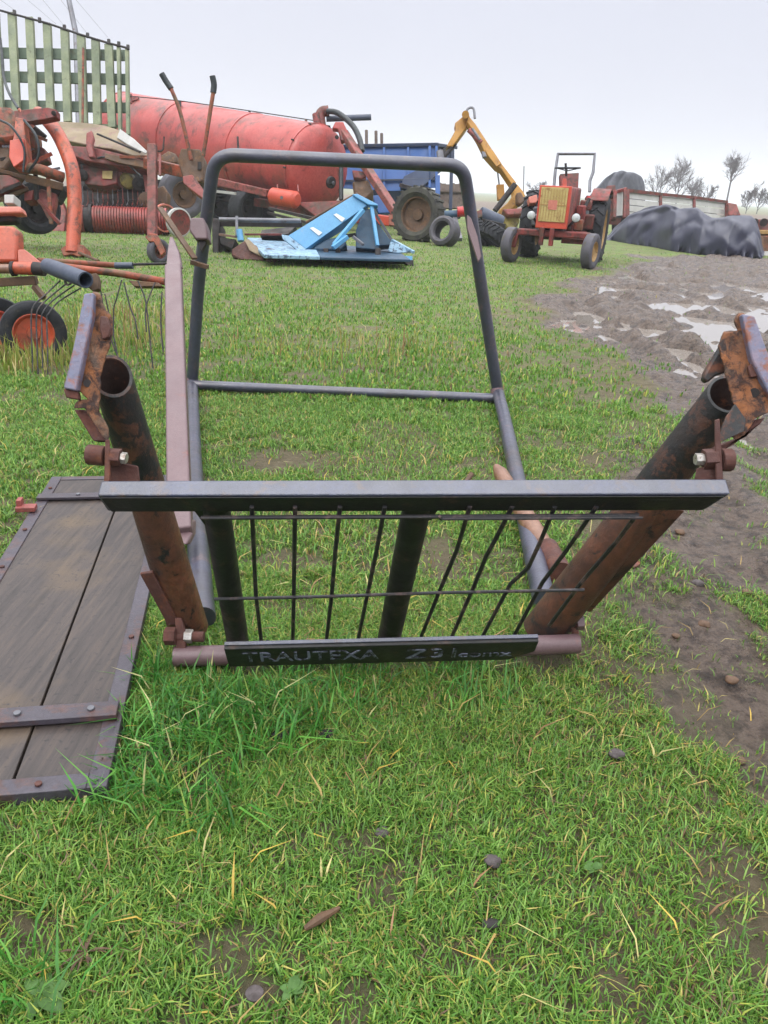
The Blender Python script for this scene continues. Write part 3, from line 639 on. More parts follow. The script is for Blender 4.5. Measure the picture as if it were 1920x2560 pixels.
# bracket plates on top of the big tubes
cb = lambda pts, ox, oy, s: [(ox+x/s, oy+y/s) for x, y in pts]
lp = cb([(470, 112), (535, 125), (590, 290), (640, 330), (655, 430), (640, 590), (600, 690), (560, 800), (545, 900), (540, 1040), (530, 1200), (615, 1345), (625, 1450), (585, 1450), (400, 1165), (305, 1165), (330, 1100), (440, 1085), (335, 990), (380, 700), (440, 340)], 100, 700, 3.607)
bkt = MB().pprism(lp, 1.40, .012, V((-.25, 1, .1)).normalized(), jag=1.6).build('bracket_plate', m_rust, FR, .002)
MB().pprism(cb([(395, 120), (480, 112), (470, 330), (330, 1000), (208, 975), (300, 590)], 100, 700, 3.607), 1.385, .022).build('flat_bar', m_bar, bkt, .003)
MB().pprism(cb([(208, 977), (332, 1002), (348, 1078), (232, 1058)], 100, 700, 3.607), 1.392, .016).build('bar_end', m_rustd, bkt, .002)
MB().pprism(cb([(305, 1168), (400, 1168), (585, 1450), (480, 1452)], 100, 700, 3.607), 1.415, .03).build('bracket_flange', m_rustd, bkt, .002)
MB().tube([P(218.5, 958, 1.398), P(218.5, 958, 1.3995)], .0072, 12).build('bolt_hole', m_dark, bkt)
MB().pprism(cb([(540, 320), (600, 325), (645, 430), (620, 520), (560, 540), (530, 430)], 100, 700, 3.607), 1.392, .008).build('rust_boss', m_rustd, bkt, .003)
rp = cb([(1305, 300), (1420, 282), (1390, 215), (1425, 140), (1475, 150), (1530, 500), (1659, 700), (1670, 930), (1560, 980), (1480, 1110), (1400, 1150), (1350, 1110), (1480, 1000), (1385, 870), (1265, 410)], 1400, 740, 3.19)
bkr = MB().pprism(rp, 1.40, .012, V((.2, 1, .1)).normalized(), jag=1.8).build('bracket_plate', m_rust, FR, .002)
MB().pprism(cb([(1455, 140), (1555, 160), (1700, 560), (1720, 860), (1659, 760), (1530, 500)], 1400, 740, 3.19), 1.385, .022).build('flat_bar', m_bar, bkr, .003)
MB().pprism(cb([(1262, 1200), (1480, 1112), (1560, 985), (1640, 968), (1600, 1020), (1380, 1190), (1290, 1235)], 1400, 740, 3.19), 1.412, .03).build('bracket_flange', m_rustd, bkr, .002)
MB().pprism(cb([(1275, 1090), (1330, 960), (1400, 860), (1485, 985), (1470, 1080), (1280, 1165)], 1400, 740, 3.19), 1.392, .006).build('inner_gusset', m_bigtop, bkr, .001)
MB().tube([P(1885.5, 982, 1.398), P(1885.5, 982, 1.3995)], .0088, 12).build('bolt_hole', m_dark, bkr)
MB().pprism(cb([(1500, 560), (1560, 520), (1600, 640), (1520, 650)], 1400, 740, 3.19), 1.394, .006).build('rust_boss', m_rustd, bkr, .002)
MB().pprism(cb([(1148, 660), (1165, 600), (1290, 395), (1320, 290), (1350, 300), (1350, 600), (1240, 640), (1180, 690)], 1400, 740, 3.19), 1.43, .02).build('back_plate', m_bigtop, bkr, .004)

# ================================================================== PLANK PANEL IN THE GRASS
PN = thing('plank_panel', 'weathered grey plank panel in a steel frame lying flat in the grass at left', 'board panel', BD0)
def bp_(w_, l_, z): return BD0+BW*w_+BL*l_+V((0, 0, z))
def bbox_(w0, w1, l0, l1, z0, z1, mb=None):
    mb = mb or MB(); return mb.box(bp_((w0+w1)/2, (l0+l1)/2, (z0+z1)/2), BW*(w1-w0)/2, BL*(l1-l0)/2, V((0, 0, (z1-z0)/2)))
WD, LN = .43, 1.62
bbox_(.03, .166, .03, LN-.03, .012, .030).build('plank', m_wood, PN, .002)
bbox_(.171, WD-.025, .03, LN-.03, .012, .030).build('plank', m_wood, PN, .002)
fm = MB()
bbox_(0, .036, 0, LN, -.004, .034, fm); bbox_(WD-.036, WD, 0, LN, -.004, .034, fm); bbox_(.036, WD-.036, 0, .04, -.004, .0335, fm); bbox_(.036, WD-.036, LN-.03, LN, -.004, .0335, fm)
fm.build('steel_rim', m_rimst, PN, .002)
c1 = bbox_(.008, WD+.02, .185, .232, .036, .050).build('cross_strap', m_rimst, PN, .002)
c2 = bbox_(.03, WD, 1.385, 1.425, .036, .046).build('cross_strap', m_rimst, PN, .002)
for w_ in (.06, .20, .34):
    MB().tube([bp_(w_, .208, .050), bp_(w_, .208, .055)], .0075, 12).build('bolt_head', m_steel, c1, .001)
for w_ in (.12, .30): MB().tube([bp_(w_, 1.405, .046), bp_(w_, 1.405, .051)], .007, 12).build('bolt_head', m_steel, c2, .001)
for (w_, l_) in ((.018, .50), (.018, .82), (WD-.02, 1.15), (WD-.02, .9), (.12, .018), (WD-.02, 1.50), (.2, LN-.014)):
    MB().tube([bp_(w_, l_, .034), bp_(w_, l_, .0385)], .0065, 12).build('rivet', m_rustd, PN, .001)
h = MB().box(bp_(WD+.01, 1.30, .045), BW*.03, BL*.018, V((0, 0, .008))); h.box(bp_(WD+.03, 1.312, .055), BW*.008, BL*.016, V((0, 0, .018))); h.build('latch_hook', m_pink, PN, .002)

# ================================================================== HAY TEDDER (left, near)
TD = thing('hay_tedder', 'orange hay tedder with spring tines and red rimmed wheel, cut by the left edge', 'hay tedder', G(80, 895))
MB().pprism([(-60, 562), (30, 562), (44, 575), (44, 655), (-60, 655)], 4.75, .10).build('gear_housing', m_orange, TD, .02)
MB().prism([P(44, 622, 4.75), P(60, 622, 4.8), P(92, 648, 4.85), P(98, 658, 4.85), P(44, 658, 4.75)], FW*.08).build('housing_nose', m_opink, TD, .008)
MB().pprism([(-60, 515), (50, 515), (56, 532), (-60, 534)], 4.8, .08).build('top_cover', m_opink, TD, .01)
MB().pprism([(-60, 534), (40, 534), (38, 552), (-60, 556)], 4.85, .08).build('rubber_seal', m_dark, TD, .01)
MB().pprism([(10, 486), (34, 486), (34, 508), (10, 508)], 4.85, .1).build('white_box', m_white, TD, .005)
MB().tube([P(-60, 672, 4.7), P(35, 672, 4.7)], .028, 14).build('shaft', m_copper, TD)
MB().tube([P(30, 672, 4.7), P(38, 672, 4.7)], .045, 14).build('shaft_collar', m_dark, TD)
MB().tube([P(38, 670, 4.7), P(84, 672, 4.7)], .038, 16).build('orange_hub', m_orange, TD)
MB().tube([P(84, 671, 4.7), P(112, 674, 4.7)], [.03, .05][1]*.8, 14).build('hub_clamp', m_dark, TD)
MB().beam(P(-60, 710, 4.75), P(92, 700, 4.75), .05, .05).build('frame_beam', m_brown, TD, .005)
MB().tube([P(95, 652, 5.0), P(300, 664, 5.4)], .02, 12).build('long_arm', m_orusty, TD)
MB().tube([P(118, 662, 4.7), P(300, 684, 4.7), P(412, 704, 4.7)], .022, 14).build('long_arm', m_orusty, TD)
gt = P(118, 664, 4.55); ge = P(214, 700, 4.3); ax = (ge-gt).normalized()
tb = MB().lathe(gt, ax, [(.042, 0), (.046, .1), (.046, (ge-gt).length), (.037, (ge-gt).length), (.037, .05), (.0, .04)], 24).build('tube_socket', m_greyp, TD)
MB().pprism([(210, 688), (240, 682), (246, 700), (246, 722), (232, 728), (212, 712)], 4.4, .05).build('arm_bracket', m_brown, TD, .004)
MB().pprism([(320, 700), (395, 706), (408, 716), (380, 716), (335, 716)], 4.65, .05).build('arm_bracket', m_brown, TD, .004)
MB().tube([P(288, 664, 5.2), P(332, 664, 5.2)], .022, 12).build('arm_joint', m_greyp, TD)
MB().tube([P(332, 661, 5.2), P(425, 659, 5.3)], .009, 8).build('dark_rod', m_dark, TD)
mbt = []
for i in range(4):
    o = i*13
    pts = curve([P(150+o*1.35, 702+o*.45, 4.45), P(112+o*.9, 738+o*.4, 4.35), P(84+o, 765+o*.45, 4.3), P(78+o, 800, 4.3), P(80+o, 870, 4.3), P(84+o*.9, 955, 4.3)], 6)
    MB().tube(pts, .0045, 7).build('spring_tine', m_wire, TD)
for pts, r in (([(310, 706), (326, 770), (338, 800), (345, 848)], .0045), ([(345, 702), (362, 745), (370, 800), (380, 900), (384, 935)], .0045), ([(388, 706), (372, 745), (364, 775), (366, 830)], .0045),
               ([(252, 728), (262, 790), (278, 850), (300, 905)], .004), ([(262, 735), (282, 830), (296, 900)], .004), ([(405, 730), (402, 800), (408, 880)], .0045), ([(304, 700), (292, 745), (284, 775), (284, 840)], .004)):
    MB().tube(curve([P(x, y, 4.55) for x, y in pts], 5), r, 7).build('spring_tine', m_wire, TD)
MB().lathe(P(170, 705, 4.42), (0, 1, 0), [(.012, -.01), (.02, -.01), (.02, .01), (.012, .01)], 14, closed=True).build('tine_coil', m_wire, TD)
MB().beam(P(85, 715, 4.75), P(110, 745, 4.75), .03, .03).build('wheel_arm', m_brown, TD)

def wheel(root, c, axis, R, wdt, rimr, tmat, rmat, name='wheel', lugs=0, lugh=.03, hub=True, rimdish=.25):
    c, ax = V(c), V(axis).normalized(); w_ = sub(name, root, c); h = wdt/2; t = MB()
    side = R-rimr
    t.lathe(c, ax, [(rimr, -h*.75), (rimr+side*.3, -h), (rimr+side*.72, -h), (R*.985, -h*.78), (R, -h*.4), (R, h*.4), (R*.985, h*.78), (rimr+side*.72, h), (rimr+side*.3, h), (rimr, h*.75)], 40, closed=True)
    a = V((0, 0, 1)) if abs(ax.z) < .9 else V((1, 0, 0)); x = ax.cross(a).normalized(); y = ax.cross(x)
    for k in range(lugs):
        for s in (-1, 1):
            th = 2*math.pi*(k+(.25 if s > 0 else 0))/lugs; th2 = th+.20*s*0+.16
            r1 = x*math.cos(th)+y*math.sin(th); r2 = x*math.cos(th2)+y*math.sin(th2)
            t.beam(c+r1*(R+lugh*.3)+ax*s*h*.04, c+r2*(R*.97+lugh*.3)+ax*s*h*.95, lugh*1.1, lugh*1.2, up=r1)
    t.build('tyre', tmat, w_)
    if rmat:
        r = MB().lathe(c, ax, [(rimr*1.03, h*.8), (rimr*.97, h*.82), (rimr*.9, h*.5), (rimr*.8, h*rimdish), (rimr*.35, h*rimdish*.8), (rimr*.32, h*.55), (0, h*.55)], 32)
        r.lathe(c, ax, [(rimr*1.03, -h*.8), (rimr*.97, -h*.82), (rimr*.9, -h*.5), (rimr*.8, -h*rimdish), (rimr*.35, -h*rimdish*.8), (rimr*.32, -h*.55), (0, -h*.55)], 32)
        r.build('rim', rmat, w_)
    return w_
wheel(TD, P(84, 832, 4.68), (.42, -.86, .05), .19, .11, .115, m_tyre, m_orange)
wheel(TD, P(-8, 822, 4.95), (.42, -.86, .05), .2, .11, .12, m_tyre, m_redbright)

# ================================================================== ORANGE MACHINE WITH BENT TUBE (upper left)
OM = thing('hay_rake_machine', 'rusty orange machine at the left edge with thick bent tube arm reaching the grass', 'farm machine', G(100, 642))
tubep = curve([P(95, 284, 10.6), P(118, 300, 10.5), P(150, 345, 10.4), P(178, 415, 10.3), P(186, 480, 10.3), P(185, 560, 10.3), P(182, 632, 10.3)], 8)
MB().tube(tubep, .092, 22).build('bent_tube_arm', m_orange, OM)
MB().pprism([(150, 622), (172, 608), (208, 612), (214, 636), (196, 642), (180, 636), (158, 640)], 10.25, .25).build('arm_foot', m_orusty, OM, .01)
MB().tube([P(198, 632, 10.2), P(246, 652, 9.8)], .02, 8).build('foot_rod', m_brown, OM)
hs = MB().prism([P(-60, 262, 10.2), P(20, 264, 10.2), P(52, 290, 10.2), P(52, 330, 10.2), P(40, 350, 10.2), P(-60, 362, 10.2)], FW*.7).build('gearbox_housing', m_orusty, OM, .06)
MB().pprism([(-60, 372), (26, 362), (30, 400), (12, 425), (-60, 432)], 10.3, .5).build('lower_housing', m_brown, OM, .04)
MB().pprism([(34, 276), (120, 268), (142, 274), (142, 292), (112, 298), (60, 306), (38, 296)], 10.1, .12).build('top_bracket', m_redold, OM, .01)
MB().tube([P(134, 283, 10.0), P(136, 283, 10.15)], .03, 10).build('bracket_pin', m_dark, OM)
MB().pprism([(38, 292), (58, 296), (64, 350), (70, 400), (62, 424), (36, 420), (22, 380), (34, 340)], 10.05, .15).build('upright_plate', m_orange, OM, .01)
MB().pprism([(24, 350), (58, 345), (60, 400), (34, 418), (22, 392)], 9.98, .05).build('ribbed_cover', m_redbright, OM, .01)
MB().tube([P(56, 418, 10.1), P(100, 424, 10.2), P(158, 444, 10.4)], .07, 16).build('cross_tube', m_orusty, OM)
MB().beam(P(64, 444, 10.2), P(158, 468, 10.4), .07, .10).build('square_tube', m_brown, OM, .01)
MB().pprism([(-40, 436), (20, 436), (44, 448), (52, 458), (10, 470), (4, 480), (-40, 486)], 10.2, .3).build('red_skirt', m_redold, OM, .02)
MB().beam(P(2, 480, 10.1), P(52, 458, 10.1), .08, .04).build('dark_lip', m_dark, OM)
MB().pprism([(60, 480), (84, 474), (80, 500), (60, 502)], 10.4, .2).build('red_block', m_redold, OM, .01)
MB().pprism([(88, 478), (104, 472), (140, 484), (138, 505), (128, 548), (118, 545), (100, 510)], 10.45, .1).build('faded_guard', m_pink, OM, .01)
MB().beam(P(62, 302, 10.5), P(112, 345, 10.6), .1, .08).build('dark_link', m_dark, OM, .01)
MB().pprism([(50, 348), (80, 352), (112, 372), (120, 400), (90, 412), (64, 398)], 10.7, .15).build('maroon_panel', m_redold, OM, .01)
MB().beam(P(78, 408, 10.55), P(130, 384, 10.6), .07, .05).build('orange_brace', m_orange, OM)
MB().beam(P(52, 384, 10.6), P(84, 372, 10.6), .05, .02).build('pale_scrap', m_steel, OM)
MB().tube(curve([P(0, 95, 10.9), P(6, 150, 10.8), P(10, 195, 10.7), P(24, 235, 10.5), P(46, 272, 10.3)], 6), .02, 8).build('hanging_hose', m_hose, OM)
MB().tube([P(46, 272, 10.1), P(84, 318, 10.2)], .02, 8).build('hose_end', m_opink, OM)
MB().prism([P(100, 460, 10.5), P(140, 455, 10.5), P(158, 470, 10.5), P(140, 500, 10.5), P(104, 490, 10.5)], FW*.2).build('inner_mount', m_dark, OM, .01)
wheel(OM, P(85, 520, 11.2), (.8, -.6, 0), .36, .3, .2, m_tyre, m_dark)

# ================================================================== FORAGE WAGON WITH PICKUP DRUM
WG = thing('forage_wagon', 'old forage wagon with tall green slatted side, dirty cream hood and red pickup drum', 'wagon', G(250, 578))
sl = MB; D_ = 16.6
xs_ = [(-52, -10), (-8, 8), (30, 172/3.19*.5), (0, 0)]
cent_top = [(-52, 20), (-12, 27), (30, 30), (74, 42), (118, 57), (162, 72), (203, 86), (239, 98), (272, 109), (297, 115), (318, 122)]
cent_bot = [(-36, 300), (2, 300), (43, 300), (86, 304), (128, 306), (170, 306), (210, 310), (244, 314), (281, 320), (301, 338), (321, 338)]
for (x0, y0), (x1, y1) in zip(cent_top, cent_bot):
    w_ = .165 if x0 < 290 else .07
    s = MB().beam(P(x0, y0+3, D_), P(x1, y1, D_), w_, .10, up=FW); s.build('upright_slat', m_green, WG, .006)
for (ya, yb, ha) in ((131, 139, 27), (190, 199, 27), (261, 270, 26)):
    MB().beam(P(-70, ya, D_+.12), P(322, yb, D_+.12), .04, M(ha, D_), up=RT.cross(FW)).build('horizontal_board', m_green2, WG, .005)
MB().beam(P(-50, 298, D_+.1), P(296, 316, D_+.1), .06, .06).build('bottom_rail', m_green, WG)
tr_ = MB().tube([P(x, y, D_-.06) for x, y in [(-60, 14), (0, 26), (70, 45), (118, 58), (203, 87), (272, 108), (322, 121)]], .022, 8)
for x, y in ((36, 31), (99, 50), (161, 68), (219, 88), (272, 104), (297, 110), (320, 118)): tr_.beam(P(x, y-5, D_-.06), P(x, y+6, D_-.06), .06, .05)
tr_.build('top_wire_rail', m_dark, WG)
MB().tube([P(208, 120, D_-.1), P(206, 345, D_-.3)], .025, 8).build('rusty_stay', m_orusty, WG)
# hood: sloping curved sheet
hp = [(105, 292), (150, 303), (215, 306), (262, 313), (300, 325), (335, 350), (368, 378), (366, 398), (330, 388), (280, 372), (235, 366), (170, 352), (130, 338)]
hood = MB(); top = [P(x, y, 15.6 if y < 330 else 14.9) for x, y in hp]
hood.prism([P(x, y, 15.9-(y-292)*.012) for x, y in hp], FW*.25).build('sheet_hood', m_hood, WG, .03)
MB().prism([P(300, 322, 15.2), P(336, 348, 14.9), P(368, 378, 14.6), P(364, 384, 14.6), P(320, 362, 14.9), P(292, 344, 15.2)], FW*.04).build('bare_edge_sheet', m_white, WG, .01)
MB().pprism([(150, 362), (235, 368), (366, 400), (366, 424), (300, 416), (214, 402), (190, 392), (168, 398), (152, 380)], 14.75, .3).build('red_cross_panel', m_redold, WG, .02)
MB().pprism([(262, 382), (366, 404), (366, 420), (300, 408), (262, 396)], 14.6, .08).build('brown_rail', m_brown, WG, .01)
MB().pprism([(190, 400), (372, 420), (378, 522), (192, 520)], 15.9, .1).build('dark_chamber', m_dark, WG)
MB().pprism([(168, 372), (190, 376), (198, 430), (190, 470), (176, 430)], 14.9, .15).build('side_plate', m_pink, WG, .01)
bx_ = MB().pprism([(206, 415), (294, 416), (292, 458), (262, 466), (212, 460)], 15.0, .4).build('gear_case', m_redold, WG, .02)
MB().pprism([(256, 427), (281, 427), (280, 447), (256, 446)], 14.97, .02).build('pale_sticker', m_cream, bx_)
MB().prism([P(206, 413, 15.0), P(294, 414, 15.0), P(294, 418, 15.0), P(206, 417, 15.0)], FW*.2).build('case_edge', m_pink, bx_)
MB().lathe(P(320, 452, 15.1), (.2, -1, 0), [(0, -.12), (.12, -.1), (.16, 0), (.12, .1), (0, .12)], 18).build('yellow_housing', m_yel2, WG)
MB().lathe(P(348, 460, 15.1), (.2, -1, 0), [(.05, -.1), (.13, -.08), (.13, .05), (.05, .08)], 18).build('dark_pulley', m_dark, WG)
MB().pprism([(355, 425), (376, 430), (376, 520), (366, 500), (360, 460)], 15.0, .2).build('end_plate', m_pink, WG, .01)
MB().pprism([(215, 332), (228, 325), (234, 345), (230, 360), (236, 392), (222, 394), (214, 370)], 14.6, .1).build('cast_bracket', m_pink, WG, .02)
# pickup drum with tine bands
dA, dB = P(196, 548, 14.6), P(430, 556, 14.9); dax = (dB-dA).normalized(); DL = (dB-dA).length; DR = .255
MB().lathe(dA, dax, [(0, .02), (DR*.86, .02), (DR*.86, DL-.05), (0, DL-.05)], 30).build('pickup_drum', m_dark, WG)
nb = 27
for k in range(nb):
    h0 = .28+k*(DL-.36)/nb
    MB().lathe(dA, dax, [(DR*.84, h0), (DR, h0+.006), (DR, h0+.042), (DR*.84, h0+.048)], 28).build('tine_band', m_red, WG)
for k in range(26):
    p = dA+dax*(.31+k*(DL-.36)/nb)+V((0, -.05, DR*.9)); MB().tube([p, p+V((0, -.10, .16))], .007, 5).build('pickup_tine', m_wire, WG)
MB().lathe(dA, dax, [(0, -.08), (DR*1.05, -.06), (DR*1.1, .04), (DR*.95, .12), (DR*.9, .12)], 28).build('drum_end', m_pink, WG)
MB().lathe(dA, dax, [(.06, -.12), (.14, -.1), (.14, .0)], 20).build('bearing_hub', m_steel, WG)
MB().lathe(dA, dax, [(DR*1.02, .22), (DR*1.08, .22), (DR*1.08, .27), (DR*1.02, .27)], 28, closed=True).build('drum_belt', m_dark, WG)
de = MB().lathe(P(446, 556, 14.4), (.75, -.66, 0), [(0, .05), (DR*.8, .05), (DR*.9, .055)], 28).build('drum_end_disc', m_redold, WG)
MB().lathe(P(446, 556, 14.4), (.75, -.66, 0), [(DR*.86, -.03), (DR*1.0, -.03), (DR*1.02, .05), (DR*.9, .06)], 28, closed=True).build('disc_ring', m_white, de)
MB().lathe(P(412, 545, 14.6), (.75, -.66, 0), [(DR*.9, -.02), (DR*1.0, -.02), (DR*1.0, .04), (DR*.9, .04)], 28, closed=True).build('guard_ring', m_opink, WG)
MB().pprism([(122, 500), (150, 495), (165, 530), (160, 590), (140, 592), (118, 575), (130, 540)], 14.7, .2).build('skid_plate', m_pink, WG, .02)
wheel(WG, P(455, 486, 16.8), (.62, -.78, 0), .50, .36, .27, m_tyreg, m_brown)
wheel(WG, P(60, 500, 18.5), (.62, -.78, 0), .46, .34, .27, m_tyre, m_brown)
MB().pprism([(372, 508), (392, 470), (408, 462), (420, 480), (415, 520), (396, 545), (380, 540)], 15.6, .25).build('hub_casting', m_brown, WG, .03)
MB().beam(P(80, 480, 17.2), P(440, 455, 17.2), .2, .14).build('chassis_beam', m_dark, WG)

for i in range(14):
    x = 206+i*12.5; MB().tube([P(x, 466+(i*7) % 9, 15.2), P(x+2, 500+(i*5) % 11, 15.0), P(x-2, 514, 14.9)], .010, 5).build('guard_tine', m_redold if i % 3 else m_steel, WG)
MB().beam(P(200, 470, 15.3), P(372, 478, 15.3), .07, .08).build('tine_bar', m_dark, WG)
MB().beam(P(186, 398, 14.9), P(200, 512, 14.9), .05, .05, up=FW).build('frame_strut', m_redold, WG)
MB().tube(curve([P(236, 400, 14.8), P(262, 392, 14.7), P(310, 405, 14.7), P(352, 440, 14.7)], 5), .02, 6).build('hydraulic_hose', m_hose, WG)
MB().tube(curve([P(150, 372, 14.8), P(176, 384, 14.7), P(190, 420, 14.7), P(186, 470, 14.7)], 5), .02, 6).build('hydraulic_hose', m_hose, WG)
MB().beam(P(300, 392, 14.6), P(366, 392, 14.55), .05, .05).build('cross_bar', m_orusty, WG)
MB().beam(P(244, 335, 15.0), P(350, 380, 14.6), .05, .03).build('hood_edge_strip', m_dark, WG)
MB().lathe(P(206, 438, 14.95), (.2, -1, 0), [(0, 0), (.11, 0), (.11, .05), (.04, .07), (0, .07)], 18).build('chain_sprocket', m_dark, WG)
MB().lathe(P(366, 500, 15.0), (.3, -1, 0), [(0, 0), (.15, 0), (.15, .05), (.05, .07), (0, .07)], 18).build('chain_sprocket', m_brown, WG)
for (a, b, w2, mt, nm) in (((0, 398), (60, 392), .05, m_dark, 'linkage_bar'), ((20, 330), (70, 300), .05, m_redold, 'linkage_bar'), ((-20, 420), (70, 446), .06, m_brown, 'frame_bar'), ((66, 330), (118, 352), .05, m_orusty, 'linkage_bar'), ((0, 500), (70, 470), .06, m_brown, 'frame_bar'),
                           ((88, 420), (92, 500), .05, m_dark, 'frame_bar'), ((100, 430), (150, 420), .04, m_steel, 'tie_rod'), ((96, 500), (150, 560), .05, m_redold, 'stay_bar'), ((120, 440), (128, 560), .05, m_orusty, 'stay_bar')):
    MB().beam(P(*a, 10.3), P(*b, 10.4), w2, w2*.8).build(nm, mt, OM, .004)
MB().tube(curve([P(60, 300, 10.0), P(90, 340, 9.95), P(96, 390, 10.0), P(70, 430, 10.1)], 5), .018, 6).build('oil_hose', m_hose, OM)
MB().tube(curve([P(0, 300, 10.0), P(30, 318, 9.9), P(60, 370, 9.95), P(58, 430, 10.0)], 5), .015, 6).build('oil_hose', m_hose, OM)
for i in range(6): MB().tube([P(8+i*7, 366, 10.2), P(8+i*7, 366, 10.14)], .018, 6).build('flange_bolt', m_steel, OM)
# ================================================================== RED IMPLEMENT WITH LEVERS AND JOCKEY WHEEL
JW = thing('red_implement', 'dull red implement with two tall bent control levers and a small jockey wheel', 'farm implement', G(395, 660))
MB().beam(P(381, 362, 10.0), P(381, 590, 10.0), .115, .09, up=FW).build('jack_post', m_pink, JW, .008)
MB().beam(P(400, 385, 9.95), P(400, 440, 9.95), .03, .03, up=FW).build('post_tab', m_pink, JW, .004)
MB().pprism([(362, 592), (372, 582), (392, 584), (406, 612), (412, 630), (402, 640), (392, 618), (384, 604), (372, 604)], 9.85, .06).build('wheel_fork', m_orusty, JW, .01)
wheel(JW, P(396, 628, 10.0), (.8, -.6, 0), .155, .11, .085, m_tyreg, m_redold)
MB().beam(P(366, 408, 10.3), P(470, 432, 10.2), .17, .14).build('main_beam', m_orusty, JW, .01)
MB().prism([P(452, 370, 10.1), P(500, 372, 10.1), P(512, 400, 10.1), P(508, 452, 10.1), P(480, 462, 10.1), P(455, 440, 10.1), P(444, 400, 10.1)], FW*.35).build('lever_quadrant', m_brown, JW, .02)
MB().pprism([(456, 440), (480, 436), (506, 470), (512, 500), (480, 476), (458, 458)], 9.95, .12).build('pink_gusset', m_pink, JW, .01)
MB().pprism([(494, 404), (503, 404), (503, 424), (494, 424)], 10.08, .01).build('slot', m_dark, JW)
for top_, kn, bt, gr2 in (((404, 184), (428, 222), (478, 400), 0), ((531, 190), (533, 232), (508, 390), 1)):
    q = curve([P(*kn, 9.9), P((kn[0]*2+bt[0])/3+(6 if not gr2 else 0), (kn[1]*2+bt[1])/3, 9.95), P(*bt, 10.05)], 6)
    lv = MB().tube(q, .026, 10).build('control_lever', m_orusty, JW)
    MB().tube(curve([P(*top_, 9.85), P((top_[0]+kn[0])/2+(-1 if not gr2 else 3), (top_[1]+kn[1])/2, 9.88), P(*kn, 9.9)], 4), .038, 10).build('rubber_grip', m_hose, lv)
MB().tube(fillet([P(375, 378, 10.1), P(408, 378, 10.1), P(410, 342, 10.1)], .05), .012, 6).build('bent_rod', m_dark, JW)
MB().pprism([(366, 404), (445, 408), (440, 384), (420, 376), (396, 392)], 10.5, .2).build('rusty_lug', m_brown, JW, .02)

# ================================================================== SLURRY TANKER
TK = thing('slurry_tanker', 'big faded red slurry tanker with a domed end and a pipe elbow on top', 'tanker', G(640, 566))
tA, tB = P(318, 326, 24.6), P(790, 424, 20.0); tax = (tB-tA).normalized(); TL = (tB-tA).length; TR = 1.08
n_ = MB(); prof = [(0, -.3), (TR*.6, -.24), (TR*.93, -.08), (TR, 0)]+[(TR, TL*k/6) for k in range(1, 7)]+[(TR*.975, TL+.10), (TR*.9, TL+.2), (TR*.6, TL+.33), (TR*.25, TL+.38), (0, TL+.385)]
n_.lathe(tA, tax, prof, 56); tank = n_.build('tank', m_red, TK)
for hh in (.02, TL*.36, TL*.72, TL-.02):
    MB().lathe(tA, tax, [(TR, hh-.03), (TR+.018, hh-.025), (TR+.018, hh+.025), (TR, hh+.03)], 56).build('tank_band', m_red, TK)
for k in range(10):
    a = 2*math.pi*k/10; x_s = tax.cross(V((0, 0, 1))).normalized(); y_s = tax.cross(x_s); c_s = tA+tax*(TL-.02)+(x_s*math.cos(a)+y_s*math.sin(a))*(TR+.02); MB().tube([c_s-tax*.03, c_s+tax*.05], .022, 6).build('flange_bolt', m_dark, TK)
dc = tA+tax*(TL+.34)
MB().lathe(P(826, 456, 19.3), tax, [(.14, -.02), (.14, .06), (.06, .07), (.05, .03), (0, .03)], 20).build('end_valve', m_dark, TK)
MB().lathe(P(826, 456, 19.3), tax, [(0, .05), (.05, .1), (0, .14)], 12).build('valve_knob', m_steel, TK)
MB().tube([P(853, 415, 19.1), P(853, 500, 19.1)], .055, 12).build('sight_pipe', m_hose, TK)
MB().pprism([(845, 322), (830, 320), (838, 304), (858, 304), (870, 330), (866, 350), (852, 352)], 19.2, .2).build('strut_lug', m_red, TK, .02)
MB().tube([P(842, 343, 19.15), P(842, 343, 19.05)], .05, 12).build('lug_pin', m_dark, TK)
MB().beam(P(858, 330, 19.3), P(1000, 548, 18.3), .21, .16).build('drawbar_strut', m_pink, TK, .02)
MB().beam(P(940, 548, 19.0), P(1006, 556, 18.2), .25, .22).build('drawbar_end', m_redbright, TK, .02)
MB().pprism([(972, 535), (1000, 545), (1016, 562), (1000, 566), (972, 562)], 18.2, .1).build('hitch_plate', m_orusty, TK, .01)
MB().tube([P(1000, 566, 18.1), P(1030, 562, 17.9)], .03, 8).build('hitch_pin', m_steel, TK)
MB().pprism([(880, 424), (912, 428), (916, 440), (905, 448), (884, 444)], 19.0, .2).build('pump_body', m_redold, TK, .03)
MB().prism([P(880, 452, 19.2), P(920, 448, 19.0), P(935, 480, 19.0), P(915, 500, 19.0), P(888, 492, 19.0)], FW*.5).build('pump_gearbox', m_brown, TK, .06)
# elbow and hose
el = curve([P(803, 316, 19.8), P(800, 292, 19.8), P(806, 280, 19.8), P(822, 277, 19.8)], 6)
MB().tube(el, .13, 16).build('pipe_elbow', m_redold, TK)
MB().tube([P(790, 286, 19.7), P(795, 318, 19.7)], .1, 14).build('elbow_flange', m_redold, TK)
MB().tube([P(816, 297, 19.9), P(928, 293, 19.9)], .075, 14).build('horizontal_pipe', m_greyp, TK)
MB().tube(curve([P(818, 278, 19.7), P(845, 283, 19.6), P(880, 312, 19.4), P(898, 345, 19.2), P(905, 378, 19.1)], 6), .07, 14).build('suction_hose', m_hose, TK)
for x, y in ((327, 240), (450, 258), (624, 283), (765, 303)):
    MB().beam(P(x, y-4, 22.6-(x-330)*.0056), P(x, y+18, 22.6-(x-330)*.0056), .07, .07).build('wire_post', m_dark if x in (450, 624) else m_redold, TK)
